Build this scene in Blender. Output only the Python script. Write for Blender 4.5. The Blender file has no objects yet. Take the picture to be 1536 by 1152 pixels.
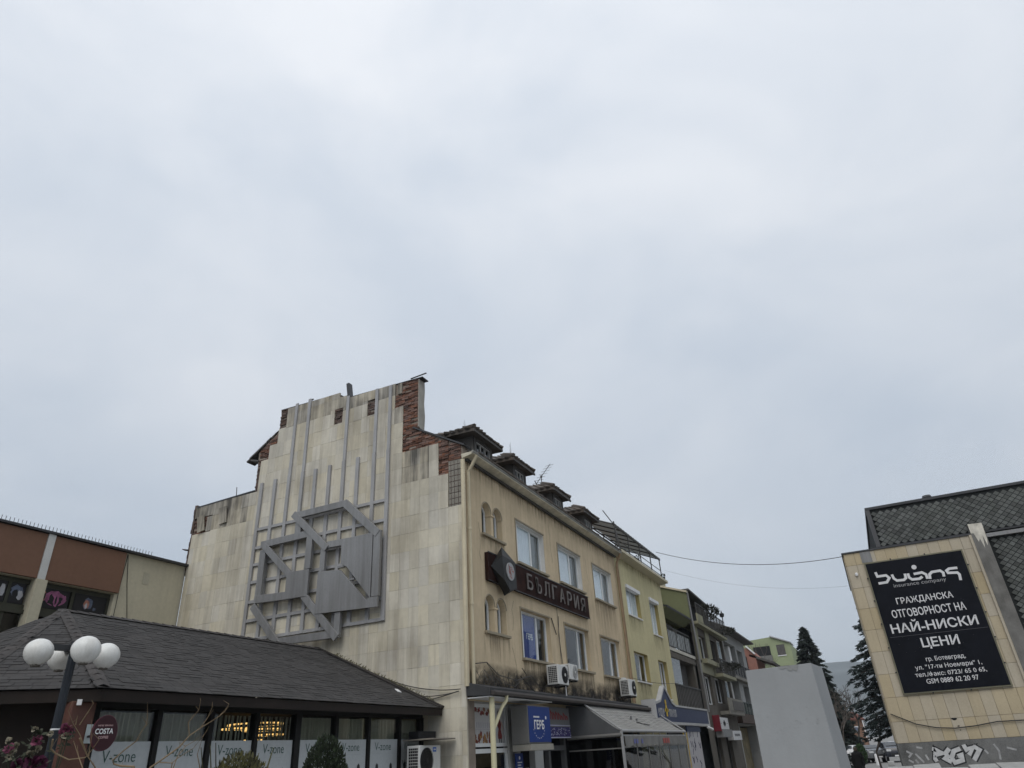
import bpy, bmesh, math, random
from mathutils import Matrix, Vector
rad = math.radians
sc = bpy.context.scene
col = sc.collection

# ------------------------------------------------------------------ camera
EYE = 2.3                      # eye height in scene units; the square lies at z = 0.7 here
pitch, roll, head = rad(28.655), rad(-3.614), rad(24.329)
Fv = Vector((math.cos(pitch)*math.cos(head), math.cos(pitch)*math.sin(head), math.sin(pitch)))
Rv = Vector((math.sin(head), -math.cos(head), 0)); Uv = Rv.cross(Fv)
R2 = Rv*math.cos(roll) + Uv*math.sin(roll); U2 = -Rv*math.sin(roll) + Uv*math.cos(roll)
cam = bpy.data.cameras.new('camera'); cam.sensor_width = 36; cam.lens = 1025.6/1536*36
cam.clip_start = .1; cam.clip_end = 20000
camo = bpy.data.objects.new('camera', cam); col.objects.link(camo); sc.camera = camo
camo.matrix_world = Matrix(((R2.x, U2.x, -Fv.x, 0), (R2.y, U2.y, -Fv.y, 0), (R2.z, U2.z, -Fv.z, EYE), (0, 0, 0, 1)))

# ------------------------------------------------------------------ sky, sun, exposure
SUN_EL, SUN_AZ = rad(52), rad(188)        # azimuth measured from +X towards +Y: the sun stands behind the viewer
w = bpy.data.worlds.new('World'); sc.world = w; w.use_nodes = True
nt = w.node_tree; nt.nodes.clear()
N = nt.nodes.new; LK = nt.links.new
sky = N('ShaderNodeTexSky'); sky.sky_type = 'NISHITA'; sky.sun_disc = False
sky.sun_elevation = SUN_EL; sky.sun_rotation = math.pi/2 - SUN_AZ; sky.air_density = 1.0; sky.dust_density = 2.0
bg1 = N('ShaderNodeBackground'); bg1.inputs[1].default_value = .09
LK(sky.outputs[0], bg1.inputs[0])
tc = N('ShaderNodeTexCoord'); mp = N('ShaderNodeMapping'); mp.inputs['Scale'].default_value = (1.0, 1.0, 1.9)
LK(tc.outputs['Generated'], mp.inputs[0])
no = N('ShaderNodeTexNoise'); no.inputs['Scale'].default_value = 2.1; no.inputs['Detail'].default_value = 5
no.inputs['Roughness'].default_value = .52; no.inputs['Distortion'].default_value = .5
LK(mp.outputs[0], no.inputs['Vector'])
rp = N('ShaderNodeValToRGB'); cr = rp.color_ramp
cr.elements[0].position = .36; cr.elements[0].color = (.735, .79, .865, 1)
cr.elements[1].position = .64; cr.elements[1].color = (.915, .94, .98, 1)
LK(no.outputs['Fac'], rp.inputs[0])
bg2 = N('ShaderNodeBackground'); bg2.inputs[1].default_value = 1.0
sx = N('ShaderNodeSeparateXYZ'); LK(tc.outputs['Generated'], sx.inputs[0])
vmx = N('ShaderNodeVectorMath'); vmx.operation = 'MULTIPLY'
elc = N('ShaderNodeValToRGB'); elc.color_ramp.elements[0].color = (.515,.55,.588,1); elc.color_ramp.elements[1].color = (1.0,1.0,1.0,1); elc.color_ramp.elements[1].position = .95; LK(sx.outputs['Z'], elc.inputs[0])
LK(rp.outputs[0], vmx.inputs[0]); LK(elc.outputs[0], vmx.inputs[1]); LK(vmx.outputs[0], bg2.inputs[0])
mx = N('ShaderNodeMixShader'); mx.inputs[0].default_value = .88
LK(bg1.outputs[0], mx.inputs[1]); LK(bg2.outputs[0], mx.inputs[2])
wo = N('ShaderNodeOutputWorld'); LK(mx.outputs[0], wo.inputs[0])

sun = bpy.data.lights.new('sun', 'SUN'); sun.energy = 1.15; sun.angle = rad(40); sun.color = (1, .97, .92)
suno = bpy.data.objects.new('sun', sun); col.objects.link(suno)
sd = Vector((math.cos(SUN_EL)*math.cos(SUN_AZ), math.cos(SUN_EL)*math.sin(SUN_AZ), math.sin(SUN_EL)))
suno.rotation_euler = sd.to_track_quat('Z', 'Y').to_euler(); suno.location = (0, 0, 40)
vs = sc.view_settings; vs.view_transform = 'Standard'; vs.look = 'None'; vs.exposure = 0.25; vs.gamma = 1.0
vs.use_curve_mapping = False
try: sc.cycles.use_denoising = True
except Exception: pass

# ------------------------------------------------------------------ helpers
def V(*a): return Vector(a)
class MB:
    """collects simple solids; build() links them as one mesh object"""
    def __init__(s): s.v = []; s.f = []
    def poly(s, pts):
        n = len(s.v); s.v += [tuple(p) for p in pts]; s.f.append(tuple(range(n, n+len(pts)))); return s
    def box(s, x0, x1, y0, y1, z0, z1):
        n = len(s.v)
        s.v += [(x0,y0,z0),(x1,y0,z0),(x1,y1,z0),(x0,y1,z0),(x0,y0,z1),(x1,y0,z1),(x1,y1,z1),(x0,y1,z1)]
        s.f += [tuple(n+i for i in q) for q in ((3,2,1,0),(4,5,6,7),(0,1,5,4),(1,2,6,5),(2,3,7,6),(3,0,4,7))]; return s
    def loft(s, A, B, caps=True):
        n = len(s.v); k = len(A); s.v += [tuple(p) for p in A] + [tuple(p) for p in B]
        for i in range(k):
            j = (i+1) % k; s.f.append((n+i, n+j, n+k+j, n+k+i))
        if caps: s.f.append(tuple(range(n+k-1, n-1, -1))); s.f.append(tuple(range(n+k, n+2*k)))
        return s
    def prism(s, pts, axis, a, b):
        m = {'x': lambda p, t: (t, p[0], p[1]), 'y': lambda p, t: (p[0], t, p[1]), 'z': lambda p, t: (p[0], p[1], t)}[axis]
        return s.loft([m(p, a) for p in pts], [m(p, b) for p in pts])
    def bar(s, p, q, wd, ht, up=(0,0,1)):
        p, q = Vector(p), Vector(q); d = (q-p).normalized(); up = Vector(up)
        if abs(d.dot(up)) > .98: up = Vector((1,0,0))
        a = d.cross(up).normalized(); b = a.cross(d).normalized(); a *= wd/2; b *= ht/2
        return s.loft([p-a-b, p+a-b, p+a+b, p-a+b], [q-a-b, q+a-b, q+a+b, q-a+b])
    def tube(s, pts, r, n=6, caps=True):
        pts = [Vector(p) for p in pts]; k = len(pts); rs = r if isinstance(r, (list, tuple)) else [r]*k
        base = len(s.v); prev = None
        for i, p in enumerate(pts):
            d = (pts[min(i+1,k-1)] - pts[max(i-1,0)]).normalized()
            a = prev if prev is not None else (Vector((0,0,1)) if abs(d.z) < .9 else Vector((1,0,0)))
            a = (a - d*a.dot(d)); a = a.normalized() if a.length > 1e-6 else d.orthogonal().normalized(); prev = a; b = d.cross(a)
            s.v += [tuple(p + (a*math.cos(t) + b*math.sin(t))*rs[i]) for t in (2*math.pi*j/n for j in range(n))]
        for i in range(k-1):
            for j in range(n):
                jj = (j+1) % n; s.f.append((base+i*n+j, base+i*n+jj, base+(i+1)*n+jj, base+(i+1)*n+j))
        if caps:
            s.f.append(tuple(range(base+n-1, base-1, -1))); s.f.append(tuple(range(base+(k-1)*n, base+k*n)))
        return s
    def lathe(s, c, prof, n=16, axis='z'):
        base = len(s.v); k = len(prof); c = Vector(c)
        for (r, h) in prof:
            for j in range(n):
                t = 2*math.pi*j/n; x, y = r*math.cos(t), r*math.sin(t)
                s.v.append(tuple(c + (Vector((x,y,h)) if axis == 'z' else Vector((x,h,y)) if axis == 'y' else Vector((h,x,y)))))
        for i in range(k-1):
            for j in range(n):
                jj = (j+1) % n; s.f.append((base+i*n+j, base+i*n+jj, base+(i+1)*n+jj, base+(i+1)*n+j))
        s.f.append(tuple(range(base+n-1, base-1, -1))); s.f.append(tuple(range(base+(k-1)*n, base+k*n))); return s
    def xf(s, M, start=0):
        for i in range(start, len(s.v)): s.v[i] = tuple(M @ Vector(s.v[i]))
        return s
    def mesh(s, name, off=(0,0,0), smooth=False, recalc=True):
        me = bpy.data.meshes.new(name)
        me.from_pydata([(x-off[0], y-off[1], z-off[2]) for x, y, z in s.v], [], s.f)
        if recalc:
            bm = bmesh.new(); bm.from_mesh(me); bmesh.ops.recalc_face_normals(bm, faces=bm.faces); bm.to_mesh(me); bm.free()
        if smooth:
            for p in me.polygons: p.use_smooth = True
            me.set_sharp_from_angle(angle=rad(40))
        me.update(); return me

def origin(o):
    p = Vector((0,0,0))
    while o is not None: p += o.location; o = o.parent
    return p
def tag(o, label=None, cat=None, group=None, kind=None):
    if label: o['label'] = label
    if cat: o['category'] = cat
    if group: o['group'] = group
    if kind: o['kind'] = kind
    return o
def thing(name, loc, label, cat, group=None):
    o = bpy.data.objects.new(name, None); o.empty_display_size = .2; col.objects.link(o); o.location = loc
    return tag(o, label, cat, group)
def link(name, me, m, parent=None, loc=(0,0,0)):
    o = bpy.data.objects.new(name, me); col.objects.link(o)
    if m and not me.materials: me.materials.append(m)
    if parent: o.parent = parent
    o.location = loc; return o
def build(mb, name, m, parent=None, base=None, smooth=False, bevel=0, recalc=True):
    """world-coordinate collector -> one object (child of parent, or top-level with its origin at base)"""
    off = origin(parent) if parent else Vector(base or (0,0,0))
    o = link(name, mb.mesh(name, off, smooth, recalc), m, parent, (0,0,0) if parent else tuple(off))
    if bevel:
        b = o.modifiers.new('bevel', 'BEVEL'); b.width = bevel; b.segments = 2; b.limit_method = 'ANGLE'
    return o
def structure(o): o['kind'] = 'structure'; return o

_m = {}
def mat(name, c, rough=.8, var=.12, scale=2.5, bump=.15, bscale=35, streak=0., sc_col=(.06,.055,.045), metal=0., spec=.35, rnd=0., fine=.06, sscale=1.0, sr=(.5,.82)):
    if name in _m: return _m[name]
    m = bpy.data.materials.new(name); m.use_nodes = True; t = m.node_tree; n = t.nodes.new; l = t.links.new
    b = t.nodes['Principled BSDF']; b.inputs['Roughness'].default_value = rough; b.inputs['Metallic'].default_value = metal
    b.inputs['Specular IOR Level'].default_value = spec
    geo = n('ShaderNodeNewGeometry')
    def noise(sca, det=4, vec=None, ro=.55):
        q = n('ShaderNodeTexNoise'); q.inputs['Scale'].default_value = sca; q.inputs['Detail'].default_value = det; q.inputs['Roughness'].default_value = ro
        l(vec or geo.outputs['Position'], q.inputs['Vector']); return q.outputs['Fac']
    def math_(op, a, bb=None):
        q = n('ShaderNodeMath'); q.operation = op
        for i, x in enumerate((a, bb)):
            if x is None: continue
            if isinstance(x, (int, float)): q.inputs[i].default_value = x
            else: l(x, q.inputs[i])
        return q.outputs[0]
    fac = math_('MULTIPLY', math_('SUBTRACT', noise(scale), .5), var*4)
    fac = math_('ADD', fac, math_('MULTIPLY', math_('SUBTRACT', noise(scale*14, 3), .5), fine*4))
    if rnd:
        oi = n('ShaderNodeObjectInfo')
        r = math_('FRACT', math_('ADD', oi.outputs['Random'], geo.outputs['Random Per Island']))
        fac = math_('ADD', fac, math_('MULTIPLY', math_('SUBTRACT', r, .5), rnd*2))
    mul = math_('ADD', fac, 1.0)
    vm = n('ShaderNodeVectorMath'); vm.operation = 'SCALE'; vm.inputs[0].default_value = c[:3]; l(mul, vm.inputs['Scale'])
    out = vm.outputs[0]
    if rnd:      # slight hue shift between pieces
        hs = n('ShaderNodeHueSaturation'); l(out, hs.inputs['Color'])
        r2 = math_('FRACT', math_('MULTIPLY', r, 7.31)); l(math_('ADD', math_('MULTIPLY', r2, .5), .72), hs.inputs['Saturation']); out = hs.outputs[0]
    if streak:
        mpp = n('ShaderNodeMapping'); mpp.inputs['Scale'].default_value = (5*sscale, 5*sscale, .35*sscale); l(geo.outputs['Position'], mpp.inputs[0])
        s1 = noise(1.0, 5, mpp.outputs[0], .65); s2 = noise(.55*sscale, 3)
        q = n('ShaderNodeMapRange'); q.inputs['From Min'].default_value = sr[0]; q.inputs['From Max'].default_value = sr[1]; l(math_('ADD', math_('MULTIPLY', s1, .62), math_('MULTIPLY', s2, .52)), q.inputs['Value'])
        q.inputs['To Max'].default_value = streak
        mi = n('ShaderNodeMix'); mi.data_type = 'RGBA'; l(q.outputs[0], mi.inputs[0]); l(out, mi.inputs[6]); mi.inputs[7].default_value = (*sc_col, 1); out = mi.outputs[2]
    l(out, b.inputs['Base Color'])
    if bump:
        bp = n('ShaderNodeBump'); bp.inputs['Strength'].default_value = bump; bp.inputs['Distance'].default_value = .02
        l(noise(bscale, 5), bp.inputs['Height']); l(bp.outputs[0], b.inputs['Normal'])
    _m[name] = m; return m
def glass(name, tint=(.9,.93,.95), ior=1.5, refl=1.0, rough=.02):
    if name in _m: return _m[name]
    m = bpy.data.materials.new(name); m.use_nodes = True; t = m.node_tree; t.nodes.clear(); n = t.nodes.new
    fr = n('ShaderNodeFresnel'); fr.inputs[0].default_value = ior
    tr = n('ShaderNodeBsdfTransparent'); tr.inputs[0].default_value = (*tint, 1)
    gl = n('ShaderNodeBsdfGlossy'); gl.inputs['Roughness'].default_value = rough; gl.inputs[0].default_value = (refl, refl, refl, 1)
    x = n('ShaderNodeMixShader'); o = n('ShaderNodeOutputMaterial')
    gg = n('ShaderNodeNewGeometry'); sb = n('ShaderNodeMath'); sb.operation = 'SUBTRACT'; sb.inputs[0].default_value = 1; t.links.new(gg.outputs['Backfacing'], sb.inputs[1])
    mu = n('ShaderNodeMath'); mu.operation = 'MULTIPLY'; t.links.new(fr.outputs[0], mu.inputs[0]); t.links.new(sb.outputs[0], mu.inputs[1])
    t.links.new(mu.outputs[0], x.inputs[0]); t.links.new(tr.outputs[0], x.inputs[1]); t.links.new(gl.outputs[0], x.inputs[2]); t.links.new(x.outputs[0], o.inputs[0])
    _m[name] = m; return m
def glow(name, c, s):
    if name in _m: return _m[name]
    m = bpy.data.materials.new(name); m.use_nodes = True; b = m.node_tree.nodes['Principled BSDF']
    b.inputs['Base Color'].default_value = (*c, 1); b.inputs['Emission Color'].default_value = (*c, 1); b.inputs['Emission Strength'].default_value = s
    _m[name] = m; return m

FACE_Y = Matrix.Rotation(rad(90), 4, 'X')                       # lettering that faces -Y
FACE_X = Matrix.Rotation(rad(-90), 4, 'Z') @ FACE_Y             # lettering that faces -X
def text_mb(s, wd, ht, at, M=FACE_Y, bold=0., ext=.004, align='L', spacing=1.0):
    cu = bpy.data.curves.new('t', 'FONT'); cu.body = s; cu.size = 1; cu.extrude = 0; cu.offset = bold; cu.resolution_u = 3; cu.space_character = spacing
    o = bpy.data.objects.new('t', cu); col.objects.link(o)
    dg = bpy.context.evaluated_depsgraph_get(); dg.update()
    me = bpy.data.meshes.new_from_object(o.evaluated_get(dg))
    vs_ = [v.co.copy() for v in me.vertices]; fs = [tuple(p.vertices) for p in me.polygons]
    bpy.data.objects.remove(o); bpy.data.curves.remove(cu); bpy.data.meshes.remove(me)
    x0 = min(v.x for v in vs_); x1 = max(v.x for v in vs_); y0 = min(v.y for v in vs_); y1 = max(v.y for v in vs_)
    sy = ht/(y1-y0); sx = wd/(x1-x0) if wd else sy
    mb = MB(); mb.v = []
    for v in vs_:
        p = Vector(((v.x-x0)*sx - ((x1-x0)*sx/2 if align == 'C' else 0), (v.y-y0)*sy, 0))
        mb.v.append(tuple(M @ p + Vector(at)))
    n = len(vs_); nrm = (M.to_3x3() @ Vector((0,0,1)))*ext
    mb.f = list(fs)
    if ext > .01:     # solid letters: add the back and the sides
        ed = {}
        for f in fs:
            for i in range(len(f)):
                a, b = f[i], f[(i+1) % len(f)]; ed[(a,b)] = ed.get((a,b), 0)+1
        mb.v = [tuple(Vector(p)+nrm) for p in mb.v] + mb.v
        for (a, b) in ed:
            if (b, a) not in ed: mb.f.append((a, a+n, b+n, b))
    else: mb.v = [tuple(Vector(p)+nrm) for p in mb.v]
    return mb
def build_letters(mb, m, par, name='letter'):
    """one object for each connected letter shape"""
    p = list(range(len(mb.v)))
    def find(i):
        while p[i] != i: p[i] = p[p[i]]; i = p[i]
        return i
    for f in mb.f:
        for i in f[1:]: p[find(i)] = find(f[0])
    groups = {}
    for f in mb.f: groups.setdefault(find(f[0]), []).append(f)
    for g in groups.values():
        idx = sorted({i for f in g for i in f}); mp2 = {i: k for k, i in enumerate(idx)}; q = MB(); q.v = [mb.v[i] for i in idx]; q.f = [tuple(mp2[i] for i in f) for f in g]
        build(q, name, m, par, recalc=False)
def ribbon(mb, pts, wd, plane='x', at=0., joint=True):
    """flat stroke in a wall plane; pts are (y,z) for plane x, (x,z) for plane y"""
    P = [Vector((p[0], p[1], 0)) for p in pts]; k = len(P); L = []; Rr = []
    for i in range(k):
        d1 = (P[i]-P[i-1]).normalized() if i else (P[1]-P[0]).normalized(); d2 = (P[i+1]-P[i]).normalized() if i < k-1 else d1
        d = (d1+d2); d = d.normalized() if d.length > .05 else d1
        nn = Vector((-d.y, d.x, 0)); s = wd/2/max(.5, abs(d.dot(d2)))
        L.append(P[i]+nn*s); Rr.append(P[i]-nn*s)
    f = (lambda p: (at, p.x, p.y)) if plane == 'x' else (lambda p: (p.x, at, p.y))
    for i in range(k-1): mb.poly([f(L[i]), f(L[i+1]), f(Rr[i+1]), f(Rr[i])])
    return mb

def wall_y(mb, x0, x1, z0, z1, Y, holes, depth=.3, side=1):
    """wall in plane Y facing -Y with rectangular holes (x0,x1,z0,z1); side=+1: reveals run to +Y"""
    xs = sorted({x0, x1, *[h[0] for h in holes], *[h[1] for h in holes]}); zs = sorted({z0, z1, *[h[2] for h in holes], *[h[3] for h in holes]})
    for i in range(len(xs)-1):
        for j in range(len(zs)-1):
            cx, cz = (xs[i]+xs[i+1])/2, (zs[j]+zs[j+1])/2
            if cx < x0 or cx > x1 or cz < z0 or cz > z1: continue
            if any(h[0] < cx < h[1] and h[2] < cz < h[3] for h in holes): continue
            mb.poly([(xs[i],Y,zs[j]), (xs[i+1],Y,zs[j]), (xs[i+1],Y,zs[j+1]), (xs[i],Y,zs[j+1])])
    for a, b, c, d in holes:
        Y2 = Y+depth*side
        mb.poly([(a,Y,c),(a,Y,d),(a,Y2,d),(a,Y2,c)]); mb.poly([(b,Y,c),(b,Y2,c),(b,Y2,d),(b,Y,d)])
        mb.poly([(a,Y,d),(b,Y,d),(b,Y2,d),(a,Y2,d)]); mb.poly([(a,Y,c),(a,Y2,c),(b,Y2,c),(b,Y,c)])
    return mb
def window_y(par, x0, x1, z0, z1, Y, depth, mull=(.5,), frame=None, fw=.07, curtain=None, cfrac=(0,1), sill=None, trans=(), lining=None, gm=None, name='window', lead=0.):
    """framed window set back in a wall that faces -Y"""
    g = .004; a, b, c, d = x0+g+lead, x1-g, z0+g, z1-g; yf = Y+depth-.1
    cuts = [a]+[a+(b-a)*t for t in mull]+[b]; hz = [c]+[c+(d-c)*t for t in trans]+[d]
    mb = MB(); mb.box(a, b, yf, yf+.07, c, c+fw); mb.box(a, b, yf, yf+.07, d-fw, d)
    for i, x in enumerate(cuts):
        lo = x if i == 0 else (x-fw if i == len(cuts)-1 else x-fw*.6); hi = lo+(fw if i in (0, len(cuts)-1) else fw*1.2)
        mb.box(lo, hi, yf-.003, yf+.067, c+fw, d-fw)
    for zz in hz[1:-1]: mb.box(a+fw, b-fw, yf+.003, yf+.063, zz-fw*.5, zz+fw*.5)
    wn = build(mb, name, frame or M_pvc, par)
    if lead: build(MB().box(x0+g, a-.002, yf-.006, yf+.06, c, d), 'jamb_filler', lining or M_beige, wn)
    for i in range(len(cuts)-1):
        for j in range(len(hz)-1):
            build(MB().box(cuts[i]+fw*.4, cuts[i+1]-fw*.4, yf+.03, yf+.036, hz[j]+fw*.3, hz[j+1]-fw*.3), 'pane', gm or M_glass, wn)
    if curtain:
        mb = MB(); ca, cb = a+(b-a)*cfrac[0], a+(b-a)*cfrac[1]; k = max(8, int((cb-ca)/.05)); pts = [(ca+(cb-ca)*i/k, yf+.06+.012*math.sin(i*1.9)+.006*math.sin(i*.7)) for i in range(k+1)]
        for p, q in zip(pts, pts[1:]): mb.poly([(p[0],p[1],c+.02), (q[0],q[1],c+.02), (q[0],q[1],d-.02), (p[0],p[1],d-.02)])
        build(mb, 'curtain', curtain, wn, recalc=False)
    if sill: build(MB().box(x0-.08, x1+.1, Y-.12, Y+depth-.12, z0-.06, z0+.02), 'sill', sill, wn, bevel=.008)
    if lining:
        e = .006; mb = MB(); y0, y1 = Y+.004, yf
        mb.poly([(x1-e,y0,z0+.03),(x1-e,y1,z0+.03),(x1-e,y1,z1-e),(x1-e,y0,z1-e)]); mb.poly([(x0+e,y0,z0+.03),(x0+e,y1,z0+.03),(x0+e,y1,z1-e),(x0+e,y0,z1-e)]); mb.poly([(x0+e,y0,z1-e),(x1-e,y0,z1-e),(x1-e,y1,z1-e),(x0+e,y1,z1-e)])
        build(mb, 'reveal', lining, wn, recalc=False)
    return wn

# ------------------------------------------------------------------ materials
M_pvc = mat('white pvc', (.72,.73,.72), .45, .04, bump=.02)
M_glass = glass('window glass'); M_glass_dark = glass('tinted glass', (.45,.48,.5))
M_curtain = mat('white curtain', (.86,.88,.88), .9, .06, bump=.02)
M_screen = mat('grey fly screen', (.2,.21,.2), .9, .05)
M_beige = mat('beige plaster', (.60,.485,.325), .9, .13, .6, .3, 60, streak=.55, sc_col=(.27,.205,.13), sscale=.8, fine=.04)
M_white_plaster = mat('white reveal plaster', (.72,.71,.68), .85, .06)
M_sill = mat('grimy sill stone', (.30,.26,.19), .85, .15, 4, .2)
M_panel = mat('limestone cladding', (.55,.51,.415), .85, .13, .55, .2, 45, streak=.8, sc_col=(.22,.19,.145), rnd=.085, fine=.05, sscale=.9)
M_panel_dirty = mat('soot stained cladding', (.47,.43,.35), .9, .2, 1.6, .25, 45, streak=.95, sc_col=(.075,.07,.062), rnd=.1, sscale=1.1, sr=(.44,.70))
M_panel_old = mat('older greyer cladding', (.47,.405,.30), .88, .1, .9, .2, 45, streak=.6, sc_col=(.2,.175,.135), rnd=.05, fine=.05)
M_backing = mat('grey mortar backing', (.23,.215,.185), .95, .25, 3, .4, 30)
M_brick = mat('old red brick', (.165,.085,.06), .92, .25, 1.6, .4, 60, streak=.8, sc_col=(.05,.042,.038), rnd=.55)
M_brick_dark = mat('sooty dark brick', (.10,.07,.058), .95, .3, 2, .4, 50, rnd=.3)
M_mortar = mat('brick mortar', (.25,.21,.175), .95, .2, 3, .3)
M_steel = mat('grey painted steel', (.245,.245,.245), .45, .16, 1.1, .08, streak=.6, sc_col=(.065,.058,.05), spec=.5, metal=.25)
M_steel_l = mat('light grey painted steel', (.34,.34,.345), .55, .14, 1.2, .05, streak=.5, sc_col=(.14,.125,.105), spec=.5)
M_soffit = mat('stained soffit', (.62,.58,.46), .9, .25, 1.2, .2, streak=.5)
M_darkmetal = mat('dark metal sheet', (.035,.036,.04), .5, .2, 2, .05, spec=.5)
M_black = mat('black metal', (.018,.019,.021), .45, .15, 3, .03, spec=.5)
M_iron = mat('weathered iron', (.05,.048,.045), .6, .2, 6, .1)
M_tile = mat('weathered roof tile', (.10,.085,.073), .95, .3, 2, .4, 25, rnd=.25)
M_dormer = mat('dark dormer boards', (.095,.09,.085), .9, .25, 4, .2)
M_pipe = mat('cream drain pipe', (.58,.51,.36), .6, .12, 2, .05, streak=.3)
M_pipe_y = mat('pale yellow drain pipe', (.56,.52,.34), .5, .06, 2, .03)
M_concrete = mat('concrete', (.34,.34,.33), .9, .12, 1, .3)
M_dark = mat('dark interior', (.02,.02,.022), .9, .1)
M_white = mat('white paint', (.72,.72,.72), .6, .05)

def ragged(name, c, lo=.42, hi=.6, scale=2.2):
    m = bpy.data.materials.new(name); m.use_nodes = True; t = m.node_tree; n = t.nodes.new; b = t.nodes['Principled BSDF']; b.inputs['Base Color'].default_value = (*c, 1); b.inputs['Roughness'].default_value = .95
    g = n('ShaderNodeNewGeometry'); q = n('ShaderNodeTexNoise'); q.inputs['Scale'].default_value = scale; q.inputs['Detail'].default_value = 7; q.inputs['Roughness'].default_value = .65
    r_ = n('ShaderNodeMapRange'); r_.inputs['From Min'].default_value = lo; r_.inputs['From Max'].default_value = hi; r_.inputs['To Max'].default_value = .92
    t.links.new(g.outputs['Position'], q.inputs['Vector']); t.links.new(q.outputs['Fac'], r_.inputs['Value']); t.links.new(r_.outputs[0], b.inputs['Alpha']); return m
def translucent(name, c):
    m = bpy.data.materials.new(name); m.use_nodes = True; t = m.node_tree; t.nodes.clear(); n = t.nodes.new
    a, b, x, o = n('ShaderNodeBsdfDiffuse'), n('ShaderNodeBsdfTranslucent'), n('ShaderNodeMixShader'), n('ShaderNodeOutputMaterial')
    a.inputs[0].default_value = (*c, 1); b.inputs[0].default_value = (*c, 1); x.inputs[0].default_value = .15
    t.links.new(a.outputs[0], x.inputs[1]); t.links.new(b.outputs[0], x.inputs[2]); t.links.new(x.outputs[0], o.inputs[0]); return m
M_stain = None

# ------------------------------------------------------------------ ground, mountains, haze
def gz(x, y):
    t = min(1, max(0, (x-13)/15)); t = t*t*(3-2*t); return .7-.6*t
mb = MB()
xs = [-4500,-2000,-400,-60,-20,0,8,13,15,17,19,21,23,25,28,34,60,120,400,2000,4500]; ys = [-4500,-2000,-400,-80,-30,-10,0,10,30,80,400,2000,4500]
for x in xs:
    for y in ys: mb.v.append((x, y, gz(x, y)))
for i in range(len(xs)-1):
    for j in range(len(ys)-1):
        k = len(ys); mb.f.append((i*k+j, (i+1)*k+j, (i+1)*k+j+1, i*k+j+1))
M_ground = mat('grey paving', (.22,.215,.205), .9, .12, .6, .2, 12)
structure(build(mb, 'ground', M_ground, recalc=False))
mb = MB()
rnd = random.Random(5)
def ridge(x0, step, prof, depth, seed):
    r = random.Random(seed); k = len(prof); n = 22; m = MB()
    for i, (y, h) in enumerate(prof):
        for j in range(n):
            t = j/(n-1); e = math.sin(t*math.pi/2); m.v.append((x0 + depth*t + 60*math.sin(y*.004+j), y, -5 + h*e*(1 - .06*r.random()*(1 - t))))
    for i in range(k-1):
        for j in range(n-1): m.f.append((i*n+j, i*n+j+1, (i+1)*n+j+1, (i+1)*n+j))
    return m
prof = []
for i in range(90):
    y = -4200 + i*95
    prof.append((y, 235 + 70*math.sin(y*.0011+2.1) + 26*math.sin(y*.0043+.6) + 10*math.sin(y*.013) + (y-90)*.03))
M_mount = mat('wooded mountainside', (.055,.06,.05), .95, .3, .008, 0)
structure(build(ridge(2600, 95, prof, 1300, 3), 'mountain_range', M_mount, smooth=True, recalc=False))

# ================================================================== corner building with the stepped gable
CB = thing('corner_building', (18, 10.03, .6), 'old beige three-storey corner building with stone-clad stepped gable wall and dormers', 'building')
GX, FY = 18.0, 10.03
# gable wall (brick core, plane X = 18)
out = [(10.06,.1),(10.06,11.35),(11.9,12.42),(11.78,12.45),(11.78,14.36),(14.75,14.44),(14.95,14.42),(15.38,14.74),(18.13,14.80),(18.13,13.9),(18.9,13.38),(19.06,13.2),(19.0,11.58),(21.76,11.58),(21.96,11.46),(22.0,8.9),(22.02,.1)]
build(MB().prism(out, 'x', GX, GX+.36), 'gable_wall', M_mortar, CB)
# cladding grid
Z0, DZ, Y0, DY = 3.02, .5745, 10.22, .359
def clad_top(y):
    for lim, t in ((10.56,9.34),(10.95,10.48),(12.40,11.63),(12.74,13.42),(14.75,14.42),(15.35,14.55),(17.62,14.76),(18.10,13.97),(18.46,13.36),(18.86,12.80),(18.98,12.2),(21.9,11.58)):
        if y < lim: return t
    return 0
holes = [(15.05,15.43,13.46,14.08),(13.56,13.93,13.42,14.05),(21.26,22.1,10.46,11.10)]
cells = []
k = 0
ycols = [10.065] + [Y0+DY*j for j in range(0, 34)]
for j in range(len(ycols)-1):
    ya, yb = ycols[j], ycols[j+1]
    if yb > 22.2: break
    yb = min(yb, 21.93)
    if yb-ya < .05: continue
    yc = (ya+yb)/2
    for i in range(-4, 21):
        za, zb = Z0+DZ*i, Z0+DZ*(i+1); zc = (za+zb)/2; top = clad_top(yc)
        if zc > top+.05: continue
        zb = min(zb, top)
        if zb-za < .12: continue
        if top-zb < .2: zb = top
        parts = [(ya, yb, za, zb)]
        for h in holes:                      # cut the fallen-panel gaps out of the grid
            nxt = []
            for (a, b, c, d) in parts:
                if b <= h[0] or a >= h[1] or d <= h[2] or c >= h[3]: nxt.append((a, b, c, d)); continue
                if c < h[2]: nxt.append((a, b, c, h[2]))
                if d > h[3]: nxt.append((a, b, h[3], d))
                c2, d2 = max(c, h[2]), min(d, h[3])
                if a < h[0]: nxt.append((a, h[0], c2, d2))
                if b > h[1]: nxt.append((h[1], b, c2, d2))
            parts = nxt
        cells += [p for p in parts if p[1]-p[0] > .05 and p[3]-p[2] > .05]
cells.append((12.45, 12.62, 13.95, 14.37))
rnd = random.Random(11)
def sees(c):   # roughly: not hidden behind the restaurant roof
    zc = c[3]; yc = (c[0]+c[1])/2; lim = 3.4+(yc-10.8)*.45 if yc < 15.2 else 5.6+(yc-15.2)*.16
    return zc > lim-.25
vis = sorted([c for c in cells if sees(c)], key=lambda c: (c[0]**2+324+(c[2]-2.3)**2)*(1+ (c[0]-10)*.03)); hid = [c for c in cells if not sees(c)]
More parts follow.
